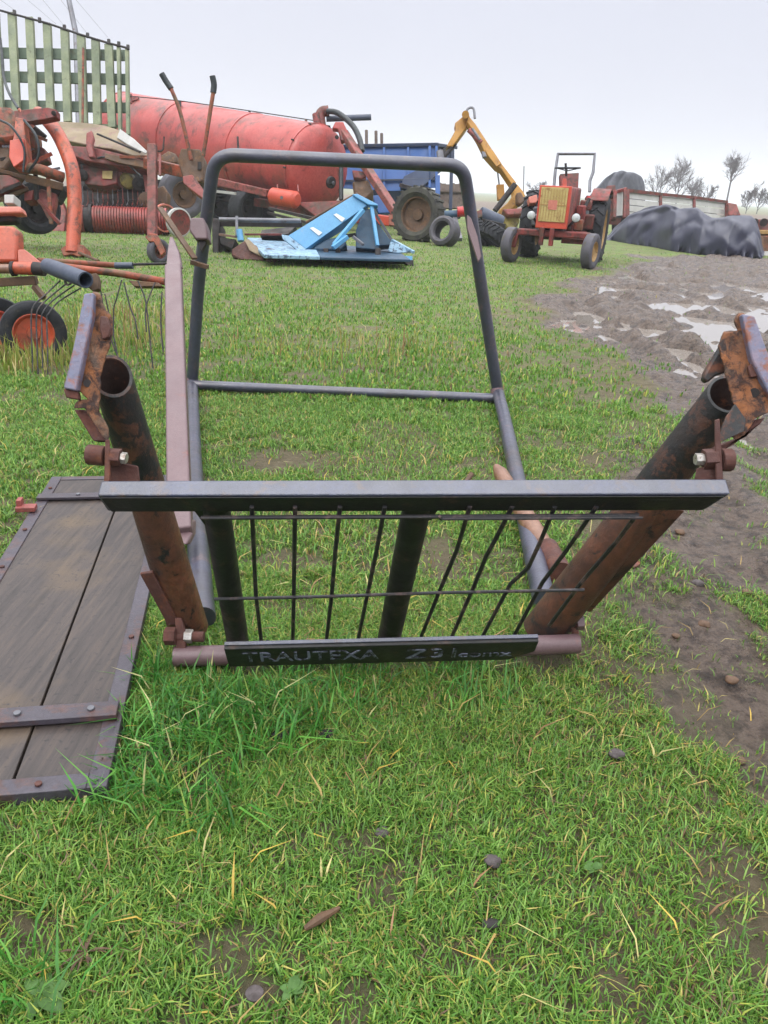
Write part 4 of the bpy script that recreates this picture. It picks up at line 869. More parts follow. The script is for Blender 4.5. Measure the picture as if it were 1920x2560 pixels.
MB().tube([P(322, 240, 22.6), P(450, 252, 21.9), P(624, 277, 21), P(790, 302, 20)], .014, 6).build('hand_wire', m_dark, TK)
MB().pprism([(345, 248), (330, 252), (318, 262), (322, 244), (345, 240)], 23, .2).build('top_bracket', m_redold, TK)
MB().tube([P(594, 342, 18.6), P(596, 380, 18.6)], .025, 8).build('level_gauge', m_dark, TK)
MB().beam(P(520, 448, 20.4), P(672, 484, 19.6), .2, .17).build('chassis_rail', m_pink, TK, .01)
MB().beam(P(640, 505, 20.2), P(905, 548, 19.2), .24, .2).build('chassis_rail', m_redold, TK, .01)
MB().prism([P(740, 505, 19.4), P(870, 500, 19.2), P(880, 545, 19.1), P(800, 550, 19.3)], FW*.6).build('cradle', m_redold, TK, .02)
at_ = (P(752, 502, 19.0)-P(680, 490, 19.4)).normalized(); a0 = P(680, 490, 19.4)
MB().lathe(a0, at_, [(0, -.05), (.14, -.03), (.205, .03), (.205, .75), (.14, .82), (0, .84)], 28).build('air_tank', m_redbright, TK)
MB().tube([P(704, 494, 19.1), P(704, 494, 19.0)], .04, 10).build('tank_plug', m_steel, TK)
for x in (693, 744): MB().beam(P(x, 462, 19.3), P(x+2, 480, 19.2), .03, .03).build('tank_strap', m_pink, TK)
MB().beam(P(520, 476, 19.9), P(590, 484, 19.7), .06, .06).build('fender_edge', m_white, TK)
wheel(TK, P(614, 522, 20.2), (.78, -.62, 0), .46, .42, .26, m_tyre, m_dark)
wheel(TK, P(560, 522, 21.6), (.78, -.62, 0), .46, .42, .26, m_tyre, m_dark)
wheel(TK, P(540, 512, 20.6), (.78, -.62, 0), .44, .42, .26, m_tyre, m_dark)
MB().prism([P(540, 470, 20.6), P(675, 498, 20.3), P(675, 520, 20.3), P(540, 500, 20.6)], FW*1.2).build('undercarriage', m_dark, TK, .02)
mb = MB()
mb.beam(P(674, 521, 17), P(790, 548, 15.5), .05, .06); mb.beam(P(670, 532, 17), P(780, 560, 15.5), .05, .05)
single(mb, 'steel_bar_frame', m_dark, 'low dark steel bars lying behind the light blue mower under the red tanker', 'steel bars', base=G(730, 575))

# ================================================================== BLACK IMPLEMENT BEHIND MOWER
BI = thing('disc_implement', 'black tillage implement with a pale grey tube bar behind the light blue mower', 'farm implement', G(560, 640))
MB().pprism([(529, 545), (547, 545), (549, 575), (547, 640), (531, 640)], 11.9, .5).build('end_frame', m_dark, BI, .02)
MB().tube([P(548, 549, 11.8), P(752, 552, 11.8)], .034, 14).build('roller_tube', m_steel, BI)
MB().beam(P(545, 560, 12.0), P(755, 562, 12.0), .06, .07).build('lower_bar', m_dark, BI, .004)
MB().beam(P(592, 540, 11.7), P(592, 590, 11.7), .04, .03, up=FW).build('upright_strap', m_steel, BI, .004)
MB().tube([P(598, 575, 11.6), P(602, 603, 11.6)], .048, 12).build('blue_knob', m_cyan, BI)
MB().beam(P(550, 586, 11.9), P(590, 592, 11.7), .05, .03).build('mud_scraper', m_hood, BI)
MB().prism([P(548, 592, 11.9), P(590, 598, 11.7), P(580, 622, 11.7), P(552, 610, 11.9)], FW*.25).build('bearing_block', m_dark, BI, .01)
MB().lathe(P(556, 620, 12), (.3, -1, 0), [(.03, 0), (.12, 0), (.12, .03), (.03, .03)], 20, closed=True).build('disc_blade', m_dark, BI)
MB().beam(P(612, 586, 12.1), P(705, 586, 12.1), .05, .03).build('thin_bar', m_pink, BI)
MB().prism([P(655, 575, 12.6), P(740, 565, 12.6), P(720, 585, 12.4), P(650, 588, 12.4)], FW*.3).build('dark_wedge', m_dark, BI)

# ================================================================== LIGHT BLUE MOWER
BM_ = thing('topper_mower', 'light blue rotary topper mower with sloping belt guard and A frame, on the grass', 'mower', G(850, 655))
c7 = lambda pts: [(640+x/3.95, 470+y/3.95) for x, y in pts]
gz = lambda px, py, z: G(px, py, z)
dk = [G(655, 648, .10), G(1022, 656, .10), G(1015, 620, .17), G(885, 612, .20), G(690, 612, .20), G(612, 606, .2)]
MB().prism([G(660, 646, .10), G(800, 650, .10), G(780, 612, .12), G(720, 604, .12), G(618, 602, .12)], V((0, 0, .05))).build('deck', m_cyanw, BM_, .01)
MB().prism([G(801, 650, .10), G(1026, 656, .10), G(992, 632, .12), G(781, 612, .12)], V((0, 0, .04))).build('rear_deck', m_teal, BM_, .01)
sk = MB().prism([P(664, 628, 11.3), P(1031, 640, 11.3), P(1031, 652, 11.3), P(664, 646, 11.3)], FW*.03).build('front_skirt', m_cyan, BM_, .004)
MB().prism([P(664, 643, 11.28), P(820, 646, 11.28), P(820, 650, 11.28), P(664, 648, 11.28)], FW*.05).build('skirt_edge', m_brown, sk)
MB().pprism(c7([(320, 468), (965, 70), (1112, 160), (492, 602)]), 11.25, .02).build('belt_guard', m_cyan, BM_, .006)
MB().pprism(c7([(252, 458), (322, 470), (492, 602), (484, 616), (400, 606), (262, 498)]), 11.2, .05).build('guard_front', m_cyanw, BM_, .006)
MB().prism([P(764, 623, 11.25), P(921, 511, 11.25), P(921, 516, 11.35), P(850, 578, 11.5), P(770, 626, 11.3)], FW*.05).build('guard_side', m_cyan, BM_, .004)
for pts in ([(765, 262), (795, 250), (880, 300), (850, 335)], [(530, 395), (565, 385), (655, 440), (620, 470)]):
    MB().pprism(c7(pts), 11.235, .008).build('white_decal', m_stonew, BM_)
MB().pprism(c7([(950, 60), (1000, 55), (1205, 160), (1200, 175), (1110, 165), (985, 90)]), 11.2, .12).build('mast_head', m_cyan, BM_, .01)
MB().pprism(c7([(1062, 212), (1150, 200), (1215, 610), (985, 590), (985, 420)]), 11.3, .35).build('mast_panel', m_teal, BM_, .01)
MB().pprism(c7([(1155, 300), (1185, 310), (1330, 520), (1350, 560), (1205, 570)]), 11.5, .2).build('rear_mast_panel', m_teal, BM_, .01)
MB().beam(P(*c7([(1140, 180)])[0], 11.25), P(*c7([(1200, 570)])[0], 11.2), .05, .04).build('mast_strut', m_cyan, BM_, .004)
MB().beam(P(*c7([(1140, 185)])[0], 11.4), P(*c7([(1340, 515)])[0], 11.6), .05, .04).build('mast_strut', m_steel, BM_, .004)
MB().beam(P(*c7([(1340, 515)])[0], 11.6), P(*c7([(1560, 636)])[0], 11.4), .05, .04).build('rear_strut', m_cyanw, BM_, .004)
MB().pprism(c7([(1330, 530), (1440, 560), (1556, 632), (1400, 640), (1300, 630)]), 11.45, .03).build('corner_sheet', m_cyanw, BM_, .004)
MB().beam(P(*c7([(1060, 215)])[0], 11.15), P(*c7([(770, 560)])[0], 11.1), .07, .05).build('mast_strut', m_cyan, BM_, .004)
MB().beam(P(*c7([(900, 480)])[0], 11.1), P(*c7([(760, 590)])[0], 11.05), .08, .06).build('lower_arm', m_cyan, BM_, .006)
MB().beam(P(*c7([(960, 480)])[0], 11.1), P(*c7([(1060, 560)])[0], 11.05), .04, .04).build('lower_arm', m_steel, BM_, .004)
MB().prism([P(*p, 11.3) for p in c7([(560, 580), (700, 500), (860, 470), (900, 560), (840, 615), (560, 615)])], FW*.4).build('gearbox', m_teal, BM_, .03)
MB().tube([P(893, 484, 11.5), P(766, 556, 11.9)], .022, 10).build('top_link', m_brown, BM_)
MB().beam(P(*c7([(860, 480)])[0], 11.3), P(*c7([(985, 460)])[0], 11.3), .06, .05).build('driveline', m_dark, BM_)
mb = MB()
for x in (815, 845): mb.beam(P(x, 622, 11.15), P(x, 646, 11.15), .07, .06, up=FW)
mb.beam(P(945, 622, 11.15), P(945, 648, 11.15), .08, .06, up=FW); mb.build('hitch_clevis', m_dark, BM_, .006)
MB().prism([P(850, 645, 11.25), P(1034, 650, 11.25), P(1034, 664, 11.25), P(1020, 664, 11.25), P(1010, 654, 11.25), P(850, 650, 11.25)], FW*.12).build('skid', m_dark, BM_, .005)
rb = MB()
rb.prism([P(578, 622, 11.1), P(612, 600, 11.2), P(640, 612, 11.1), P(660, 640, 11.0), P(660, 654, 11.0), P(600, 648, 11.0), P(578, 640, 11.1)], FW*.5)
rb.prism([P(664, 618, 11.0), P(690, 622, 11.0), P(700, 640, 11.0), P(692, 656, 10.95), P(664, 656, 10.95)], FW*.15)
rb.build('rusty_side_skid', m_rustd, BM_, .03)
MB().prism([P(611, 600, 11.05), P(622, 598, 11.1), P(660, 634, 11.0), P(654, 642, 11.0), P(624, 626, 11.0)], FW*.03).build('pale_side_plate', m_hood, BM_, .006)
hl_ = MB()
for i in range(26):
    u, v_ = random.random(), random.random(); p = G(655+u*150+v_*10, 626-v_*22, .172); hl_.lathe(p, (0, 0, 1), [(0, .002), (.028, .002)], 8)
hl_.build('perforation', m_blued, BM_)

# ================================================================== BLUE HOPPER
HP = thing('blue_hopper', 'blue steel feed hopper trailer on legs standing behind the big loose wheel', 'hopper', G(1040, 572))
D = 22.0
fr = [P(812, 366, D), P(1088, 362, D), P(1088, 470, D), P(985, 478, D), P(830, 470, D)]
body = MB().prism(fr, V((.0, 1, 0)).normalized()*2.2).build('hopper_body', m_blue, HP, .01)
MB().prism([P(1089, 364, D), P(1136, 369, D+1.8), P(1136, 428, D+1.8), P(1130, 410, D+1.7), P(1089, 440, D)], V((-1, 0, 0))*.05).build('end_panel', m_blued, HP, .01)
MB().beam(P(806, 366, D-.05), P(1096, 361, D-.05), .10, .09).build('top_rim', m_blued, HP, .01)
MB().beam(P(1092, 362, D-.03), P(1140, 369, D+1.8), .10, .09).build('top_rim', m_blued, HP, .01)
for x in (1074, 1091): MB().beam(P(x, 366, D-.06), P(x, 470, D-.06), .07, .08, up=FW).build('corner_rib', m_blue, HP, .005)
for x in (905, 960, 1020): MB().beam(P(x, 368, D-.04), P(x, 470, D-.04), .06, .06, up=FW).build('side_rib', m_blue, HP, .005)
MB().beam(P(850, 452, D-.06), P(1088, 448, D-.06), .08, .05).build('lower_rib', m_greyp, HP, .005)
MB().beam(P(1094, 440, D-.04), P(1094, 500, D-.04), .13, .13, up=FW).build('leg', m_blue, HP, .006)
MB().beam(P(1130, 372, D+1.4), P(1126, 525, D+1.4), .10, .10, up=FW).build('leg', m_blued, HP, .006)
MB().prism([P(1010, 440, D-.1), P(1088, 402, D-.1), P(1090, 440, D-.1), P(1040, 480, D-.1), P(1000, 470, D-.1)], FW*.5).build('chute', m_blued, HP, .02)
MB().prism([P(930, 470, D), P(1060, 470, D), P(1000, 535, D+.4), P(945, 535, D+.4)], FW*1.2).build('funnel', m_blued, HP, .03)
MB().prism([P(930, 488, D-1), P(970, 486, D-1), P(974, 532, D-1), P(945, 534, D-1)], FW*.3).build('side_tank', m_blue, HP, .03)
MB().beam(P(1000, 462, D-.2), P(1060, 480, D-.4), .10, .10).build('tow_arm', m_dark, HP, .01)
MB().beam(P(1105, 385, D+.4), P(1118, 372, D+.8), .05, .2).build('latch_arm', m_dark, HP)
for i, (x, yt) in enumerate(((916, 326), (940, 328), (954, 334))):
    single(MB().tube([P(x, yt, 25), P(x+1, 440, 25), G(x+1, 560)], .05, 8), 'fence_post', m_crate, ['leftmost and darkest of three thin posts rising behind the blue hopper', 'middle one of three thin posts rising behind the blue hopper', 'rightmost and shortest of three thin posts rising behind the blue hopper'][i], 'post', 'thin posts behind the hopper', base=G(x+1, 560))
# brown boards stack
CR = thing('board_stack', 'stack of upright brown boards seen between the legs of the blue hopper', 'boards', G(1130, 530))
for i, x in enumerate(range(1093, 1172, 11)):
    MB().beam(P(x+5, 458+(i*7) % 5, 29), P(x+5, 522, 29), .17, .12, up=FW).build('board', m_crate, CR, .01)
MB().beam(P(1091, 478, 28.9), P(1172, 480, 28.9), .12, .05).build('rail', m_crate, CR)
# loose big wheel, grey tyre, tyres beyond
BW_ = thing('loose_tractor_wheel', 'large loose tractor wheel with mossy tyre and rusty rim behind the light blue mower', 'wheel', G(1050, 600))
c = P(1046, 537, 16.6); ax = V((-.46, -.88, .10)).normalized()
R_ = .56; t_ = MB().lathe(c, ax, [(.36, -.14), (.44, -.2), (.53, -.19), (R_, -.1), (R_, .1), (.53, .19), (.44, .2), (.36, .14)], 44, closed=True)
x_a = ax.cross(V((0, 0, 1))).normalized(); y_a = ax.cross(x_a)
for k in range(22):
    th = 2*math.pi*k/22; r1 = x_a*math.cos(th)+y_a*math.sin(th); t_.beam(c+r1*R_-ax*.17, c+r1*R_+ax*.17, .05, .04, up=r1)
t_.build('tyre', m_tyreo, BW_)
rm = MB().lathe(c+ax*-.0, ax, [(.365, .13), (.33, .12), (.31, .02), (.12, -.02), (.11, .05), (0, .05)], 36); rm.build('rim', m_brown, BW_)
MB().lathe(c, ax, [(.365, -.13), (.33, -.12), (.31, -.02), (.12, -.04), (0, -.04)], 36).build('rim', m_brown, BW_)
def loose_tyre(px, py, d, ax, R, ri, wd, mat, label, treads=0):
    c = P(px, py, d); ax = V(ax).normalized(); T = MB(); h = wd/2
    T.lathe(c, ax, [(ri, -h*.6), (ri+.02, -h*.95), (ri+(R-ri)*.5, -h*1.1), (R*.96, -h*.85), (R, -h*.5), (R, h*.5), (R*.96, h*.85), (ri+(R-ri)*.5, h*1.1), (ri+.02, h*.95), (ri, h*.6), (ri+.03, h*.5), (R*.9, h*.4), (R*.9, -h*.4), (ri+.03, -h*.5)], 44, closed=True)
    x = ax.cross(V((0, 0, 1)) if abs(ax.z) < .9 else V((1, 0, 0))).normalized(); y = ax.cross(x)
    for k in range(treads):
        for s in (-1, 1):
            th = 2*math.pi*(k+.25*(s > 0))/treads; r1 = x*math.cos(th)+y*math.sin(th); r2 = x*math.cos(th+.2)+y*math.sin(th+.2)
            T.beam(c+r1*R, c+r2*R*.98+ax*s*h*.9, .035, .05, up=r1)
    b = G(px, py+R*FPX/d)
    single(T, 'tyre_carcass', mat, label, 'tyre', 'loose tyres lying in the grass', base=(c.x, c.y, 0))
loose_tyre(1112, 580, 15.6, (-.52, -.82, .30), .30, .165, .32, m_tyreg, 'smooth grey loose tyre with a dark opening leaning beside the rusty rimmed wheel')
loose_tyre(1200, 590, 16.4, (.86, .2, .5), .33, .2, .26, m_tyre, 'black ribbed tyre lying right of the grey tyre behind the frame leg', 20)
loose_tyre(1240, 592, 15.9, (.55, .2, .85), .36, .22, .28, m_tyre, 'black lugged tyre lying flat closest to the red tractor front wheel', 22)
sh = MB().tube([P(1108, 538, 18), P(1150, 536, 18)], .10, 14); 
SH = thing('drive_shaft', 'blue grey drive shaft with a bright red end cap above the grey tyre', 'drive shaft', G(1135, 590))
sh.build('shaft_tube', m_teal, SH); MB().tube([P(1143, 530, 17.9), P(1163, 529, 17.9)], .115, 16).build('red_cap', m_redlens, SH)
MB().beam(P(1136, 545, 18), P(1150, 600, 17.4), .1, .1).build('shaft_stand', m_steel, SH)
BR = thing('grey_blue_barrel', 'dull blue grey metal drum lying between the loose tyres and the yellow crane', 'drum', G(1225, 590))
MB().lathe(P(1200, 535, 17.5), (1, .2, -.35), [(0, 0), (.16, 0), (.17, .05), (.17, .52), (.16, .55), (0, .55)], 24).build('drum_shell', m_greyp, BR)
MB().pprism([(1192, 528), (1204, 524), (1206, 540), (1194, 545)], 17.2, .08).build('drum_bracket', m_redold, BR)
MB().beam(P(1204, 552, 17.3), P(1262, 566, 17), .06, .10).build('drum_cradle', m_dark, BR)
DB = thing('scrap_axle', 'dark greasy axle and springs lying between the black tyres and the red tractor', 'axle', G(1260, 600))
MB().tube([P(1205, 570, 17.0), P(1290, 600, 16.2)], .09, 12).build('axle_tube', m_dark, DB)
for i in range(6):
    MB().beam(P(1208+i*13, 562+i*5, 16.9), P(1216+i*13, 590+i*5, 16.7), .09, .07).build('spring_clamp', m_tyre if i % 2 else m_tyreg, DB, .02)

# ================================================================== YELLOW CRANE
CRN = thing('yellow_crane', 'yellow loader crane with its boom folded into an inverted V above the hopper', 'crane', G(1270, 590))
c4 = lambda pts: [(880+x/3.19, 240+y/3.19) for x, y in pts]
MB().pprism(c4([(900, 148), (935, 150), (950, 190), (905, 262), (805, 400), (752, 402), (830, 262), (820, 215)]), 19.2, .28).build('outer_boom', m_yellow, CRN, .02)
MB().pprism(c4([(925, 150), (985, 220), (1180, 520), (1312, 690), (1278, 712), (1190, 580), (1150, 560), (1062, 462), (1000, 335), (915, 200)]), 19.0, .3).build('main_boom', m_yellow, CRN, .02)
MB().tube([P(*c4([(905, 148)])[0], 18.9), P(*c4([(905, 148)])[0], 19.5)], .09, 14).build('knuckle_pin', m_yellow, CRN)
MB().tube(curve([P(*p, 19) for p in c4([(912, 150), (918, 110), (945, 92), (970, 105), (980, 180)])], 5), .03, 7).build('hydraulic_hose', m_steel, CRN)
MB().tube([P(*p, 18.9) for p in c4([(930, 270), (1030, 370)])], .06, 10).build('hydraulic_ram', m_pink, CRN)
MB().tube([P(*p, 18.85) for p in c4([(960, 260), (1020, 350)])], .035, 8).build('ram_rod', m_steel, CRN)
MB().tube([P(*p, 19.3) for p in c4([(825, 380), (745, 470), (712, 530)])], .055, 8).build('tip_ram', m_dark, CRN)
MB().tube([P(*p, 19.2) for p in c4([(700, 440), (710, 520)])], .09, 8).build('grab_link', m_steel, CRN)
MB().pprism(c4([(1285, 700), (1320, 700), (1372, 765), (1385, 800), (1300, 885), (1240, 930), (1180, 955), (1172, 905), (1240, 850), (1290, 780)]), 19.0, .4).build('crane_mast', m_yellow, CRN, .03)
MB().tube([P(*p, 18.8) for p in c4([(1300, 705), (1140, 915)])], .07, 10).build('mast_ram', m_dark, CRN)
MB().pprism(c4([(1190, 945), (1320, 930), (1340, 1000), (1290, 1062), (1230, 1050)]), 18.6, .5).build('crane_base', m_ygreen, CRN, .04)
MB().pprism(c4([(1200, 900), (1390, 890), (1395, 940), (1240, 950)]), 18.4, .3).build('base_plate', m_pink, CRN, .03)
MB().pprism(c4([(1310, 770), (1350, 760), (1385, 830), (1340, 870), (1312, 850)]), 18.7, .2).build('slewing_motor', m_brown, CRN, .04)
MB().beam(P(*c4([(1180, 710)])[0], 19.5), P(*c4([(1188, 830)])[0], 19.5), .19, .1, up=FW).build('stabiliser_leg', m_yellow, CRN, .01)
MB().tube([P(*p, 19.5) for p in c4([(1155, 560), (1175, 715)])], .022, 6).build('stabiliser_cable', m_steel, CRN)
MB().pprism(c4([(1035, 440), (1060, 445), (1075, 480), (1045, 485)]), 18.8, .1).build('valve_block', m_steel, CRN)
MB().prism([P(*p, 19) for p in c4([(1060, 435), (1120, 440), (1190, 545), (1150, 572), (1080, 480)])], FW*-.06).build('boom_cheek', m_yellow, CRN, .01)

# ================================================================== RED TRACTOR
TR_ = thing('red_tractor', 'old red orange tractor with cream radiator grille and bare roll bar, facing the viewer', 'tractor', G(1368, 662))
o0 = G(1368, 662); bk = V((.62, 1.75, 0)).normalized(); rt = V((bk.y, -bk.x, 0)); kk = 1.0
def T(x, y, z): return o0+rt*x+bk*y+V((0, 0, z))             # x to the picture's right, y to the rear
def tbox(mb, x0, x1, y0, y1, z0, z1): return mb.box(T((x0+x1)/2, (y0+y1)/2, (z0+z1)/2), rt*abs(x1-x0)/2, bk*abs(y1-y0)/2, V((0, 0, (z1-z0)/2)))
hd = tbox(MB(), -.245, .245, -.02, 1.15, .60, 1.185).build('hood', m_pink, TR_, .03)
sr = tbox(MB(), -.25, .25, -.10, -.022, .56, 1.19).build('nose_surround', m_redbright, TR_, .01)
gl = tbox(MB(), -.215, .205, -.118, -.102, .66, 1.165).build('radiator_grille', m_cream, TR_, .004)
mb = MB()
for i in range(9): tbox(mb, -.195+i*.045, -.187+i*.045, -.124, -.1185, .68, 1.14)
tbox(mb, -.21, .20, -.124, -.1185, .90, .915); mb.build('grille_bars', m_yrim, sr)
tbox(MB(), -.08, .06, -.127, -.1245, .84, .98).build('faded_badge', m_opink, sr)
tbox(MB(), -.16, .16, .1, 1.6, .38, .60).build('engine_block', m_dark, TR_, .03)
tbox(MB(), .12, .26, .45, .95, .42, .72).build('side_engine', m_redold, TR_, .03)
tbox(MB(), -.28, -.12, .35, .9, .42, .72).build('side_engine', m_redold, TR_, .03)
tbox(MB(), -.55, .62, -.04, .10, .43, .53).build('front_axle', m_redold, TR_, .02)
for x in (-.13, .03): tbox(MB(), x-.035, x+.035, -.14, -.06, .30, .57).build('front_bracket', m_redold, TR_, .01)
tbox(MB(), .16, .62, .10, .22, .34, .42).build('tie_rod_beam', m_redold, TR_, .01)
for s in (-1, 1): MB().beam(T(s*.56, 0, .46), T(s*.60, 0, .24), .08, .09).build('steering_knuckle', m_redold, TR_, .01)
for x, y in ((-.34, -.06), (.37, -.06)):
    c = T(x, y, .74); hl2 = MB().lathe(c, -bk, [(0, -.10), (.05, -.08), (.068, 0), (.072, .01)], 20).build('headlight', m_dark, TR_)
    MB().lathe(c, -bk, [(.066, .004), (.05, .018), (0, .026)], 20).build('lamp_glass', m_glass, hl2)
    MB().beam(c-bk*-.05, T(x*.7, .05, .6), .03, .03).build('lamp_stalk', m_dark, TR_)
fw1 = wheel(TR_, T(-.63, .02, .27), (rt*.985-bk*.2), .275, .17, .15, m_tyreg, m_yrim, lugs=0)
fw2 = wheel(TR_, T(.66, .02, .25), (rt*.985-bk*.2), .275, .17, .15, m_tyreg, m_yrim, lugs=0)
for sx in (-.60, .56):
    rw = wheel(TR_, T(sx, 1.55, .54), rt, .56, .27, .33, m_tyre, m_yrim, lugs=18, lugh=.035)
    fd = MB(); n = 10; ring = []
    if sx < 0: continue
    for i in range(n+1):
        a = math.radians(50+85*i/n); ring.append((1.55+math.cos(a)*.62, .56+math.sin(a)*.62))
    for (ya, za), (yb, zb) in zip(ring, ring[1:]):
        fd.add([T(sx-.15, ya, za), T(sx+.15, ya, za), T(sx+.15, yb, zb), T(sx-.15, yb, zb), T(sx-.15, ya, za+.015), T(sx+.15, ya, za+.015), T(sx+.15, yb, zb+.015), T(sx-.15, yb, zb+.015)], [(0, 1, 2, 3), (7, 6, 5, 4), (0, 4, 5, 1), (2, 6, 7, 3), (1, 5, 6, 2), (0, 3, 7, 4)])
    fd.build('fender', m_redold, TR_)
MB().pprism([(1464, 503), (1506, 504), (1508, 514), (1502, 520), (1494, 516), (1466, 517)], 13.9, .12).build('fender_lip', m_opink, TR_, .01)
fl = MB().pprism([(1466, 488), (1500, 489), (1501, 502), (1466, 502)], 13.9, .12).build('fender_lamp_box', m_redold, TR_, .01)
MB().pprism([(1469, 490), (1497, 491), (1497, 500), (1470, 500)], 13.88, .02).build('red_lens', m_redlens, fl)
MB().pprism([(1322, 492), (1342, 486), (1345, 500), (1340, 507), (1324, 508)], 13.2, .2).build('orange_side_panel', m_opink, TR_, .01)
MB().pprism([(1413, 483), (1432, 478), (1440, 500), (1432, 560), (1420, 580), (1413, 575)], 13.2, .2).build('hood_side', m_orusty, TR_, .01)
for (n_, mt, x, y, z, a, b, c_) in (('air_cleaner', m_redold, .34, .7, .78, .07, .10, .14), ('fuel_pump', m_orusty, .36, .42, .62, .07, .09, .09), ('battery_box', m_redold, .42, 1.05, .66, .12, .14, .12), ('side_step', m_redold, .36, .9, .46, .10, .3, .05), ('toolbox', m_pink, .36, 1.15, .92, .10, .12, .08),
                                    ('oil_filter', m_steel, -.36, .5, .66, .06, .08, .09), ('linkage_box', m_tyreg, -.38, .8, .76, .08, .12, .10), ('side_step', m_dark, -.36, .9, .46, .10, .3, .05)):
    tbox(MB(), x-a, x+a, y-b, y+b, z-c_, z+c_).build(n_, mt, TR_, .025)
tbox(MB(), -.62, .62, 1.6, 1.9, .42, .62).build('rear_axle', m_dark, TR_, .03)
st = MB().pprism([(1400, 434), (1448, 431), (1446, 470), (1444, 484), (1402, 482)], 13.9, .12).build('seat_back', m_redold, TR_, .015)
MB().pprism([(1407, 446), (1417, 446), (1417, 482), (1406, 482)], 13.6, .1).build('instrument_column', m_redbright, TR_, .01)
MB().tube([P(1416, 440, 13.5), P(1414, 408, 13.4)], .02, 8).build('steering_column', m_dark, TR_)
sw = MB(); cW = P(1419, 420, 13.4); e1, e2 = RT*.215, (UP*.42+FW*.9).normalized()*.215
sw.tube([cW+e1*math.cos(a)+e2*math.sin(a) for a in [2*math.pi*i/28 for i in range(29)]], .014, 8, cap=False)
for a in (1.5, 3.4, 5.9): sw.tube([cW-UP*.05, cW+e1*math.cos(a)+e2*math.sin(a)], .01, 6)
sw.build('steering_wheel', m_tyre, TR_)
rb_ = fillet([T(-.30, 1.5, .9), P(1394, 385, 13.9), P(1488, 385, 13.9), P(1478, 446, 13.9)], .02)
MB().tube([P(1384, 478, 13.9), P(1388, 430, 13.9), P(1395, 385, 13.9), P(1487, 385, 13.9), P(1483, 430, 13.9), P(1475, 452, 13.9), P(1474, 480, 13.9)], .028, 8).build('roll_bar', m_steel, TR_)
MB().pprism([(1406, 482), (1444, 484), (1446, 492), (1430, 488), (1406, 486)], 13.2, .3).build('dash_panel', m_opink, TR_)
MB().tube([T(.35, .7, .8), T(.42, .9, 1.02)], .03, 8).build('exhaust_stub', m_dark, TR_)

# ================================================================== TARP-COVERED PILE
def smooth_interp(x, xp, fp):
    return np.interp(x, xp, fp)
def drape(name, prof, mat, label, cat, fd, bd, nu=150, nv=34, depth=2.6, fold=.16, seed=5, sharp=1.6):
    """a sheet over lumps: prof = [(px, y_top, y_bottom)] silhouette; front hangs to the grass"""
    pxs = np.linspace(prof[0][0], prof[-1][0], nu); top = np.interp(pxs, [p[0] for p in prof], [p[1] for p in prof]); bot = np.interp(pxs, [p[0] for p in prof], [p[2] for p in prof])
    k = np.array([1, 2, 3, 2, 1.]); k /= k.sum(); top = np.convolve(np.pad(top, 2, 'edge'), k, 'valid')
    vs = np.zeros((nu, nv, 3))
    for i in range(nu):
        g = G(pxs[i], bot[i]); away = V((g.x, g.y, 0)).normalized()
        d1 = (g-CAM).dot(FW)+depth*.33; pt = P(pxs[i], top[i], d1); hz = max(pt.z, .06)
        for j in range(nv):
            v = j/(nv-1)
            if v < .55:
                t = v/.55; off = (depth*.33)*(1-math.cos(t*math.pi/2))**.8*1.0; z = hz*math.sin(t*math.pi/2)**.85
            else:
                t = (v-.55)/.45; off = depth*.33+depth*.67*t; z = hz*max(0, 1-t**2.2)
            p = g+away*off; vs[i, j] = (p.x, p.y, z)
    U_, V_ = np.meshgrid(np.arange(nu), np.arange(nv), indexing='ij')
    u = U_/nu*4.6; v = V_/nv*1.9
    f = np.abs(fbm(u*1.0+v*1.3, v*1.3-u*.5, 2, seed)-.5)*2; f2 = np.abs(fbm(u*1.5-v*1.6, v*1.2+u*.4, 2, seed+4)-.5)*2
    disp = (1-np.minimum(1, f*sharp))*fold-(1-np.minimum(1, f2*2))*fold*.6
    hem = np.clip(V_/nv*6, 0, 1)
    dirv = np.array([-.25, -.85, .25])
    vs += dirv*(disp*(.35+.65*hem))[:, :, None]*np.where(V_/nv > .75, .3, 1)[:, :, None]
    vs[:, 0, 2] = -.02; vs[:, -1, 2] = -.02
    vs[:, 0, 1] += (fbm(np.arange(nu)*.25, np.zeros(nu), 3, 3)-.5)*.5
    vs[:, :, 2] = np.maximum(vs[:, :, 2], -.02)
    idx = np.arange(nu*nv).reshape(nu, nv); q = np.stack([idx[:-1, :-1], idx[1:, :-1], idx[1:, 1:], idx[:-1, 1:]], -1).reshape(-1, 4)
    me = np_mesh(name, vs.reshape(-1, 3), q, 4); me.polygons.foreach_set('use_smooth', [True]*len(me.polygons)); me.materials.append(mat)
    o = bpy.data.objects.new(name, me); COL.objects.link(o); o['label'] = label; o['category'] = cat
    s = o.modifiers.new('thickness', 'SOLIDIFY'); s.thickness = .015; sb = o.modifiers.new('sub', 'SUBSURF'); sb.levels = 1; sb.render_levels = 1
    return o
drape('tarpaulin_pile', [(1516, 598, 600), (1532, 570, 601), (1562, 534, 607), (1596, 521, 612), (1644, 514, 620), (1674, 522, 626), (1700, 524, 629), (1722, 522, 632), (1741, 534, 636), (1762, 546, 638), (1782, 547, 640), (1812, 540, 643), (1832, 536, 644), (1853, 540, 645), (1870, 560, 646), (1884, 585, 647), (1895, 618, 647), (1906, 642, 648)],
      m_tarp, 'long pile of goods under a wrinkled slate blue tarpaulin at the right', 'tarpaulin', 1, 1, nu=170, depth=2.4, fold=.26)
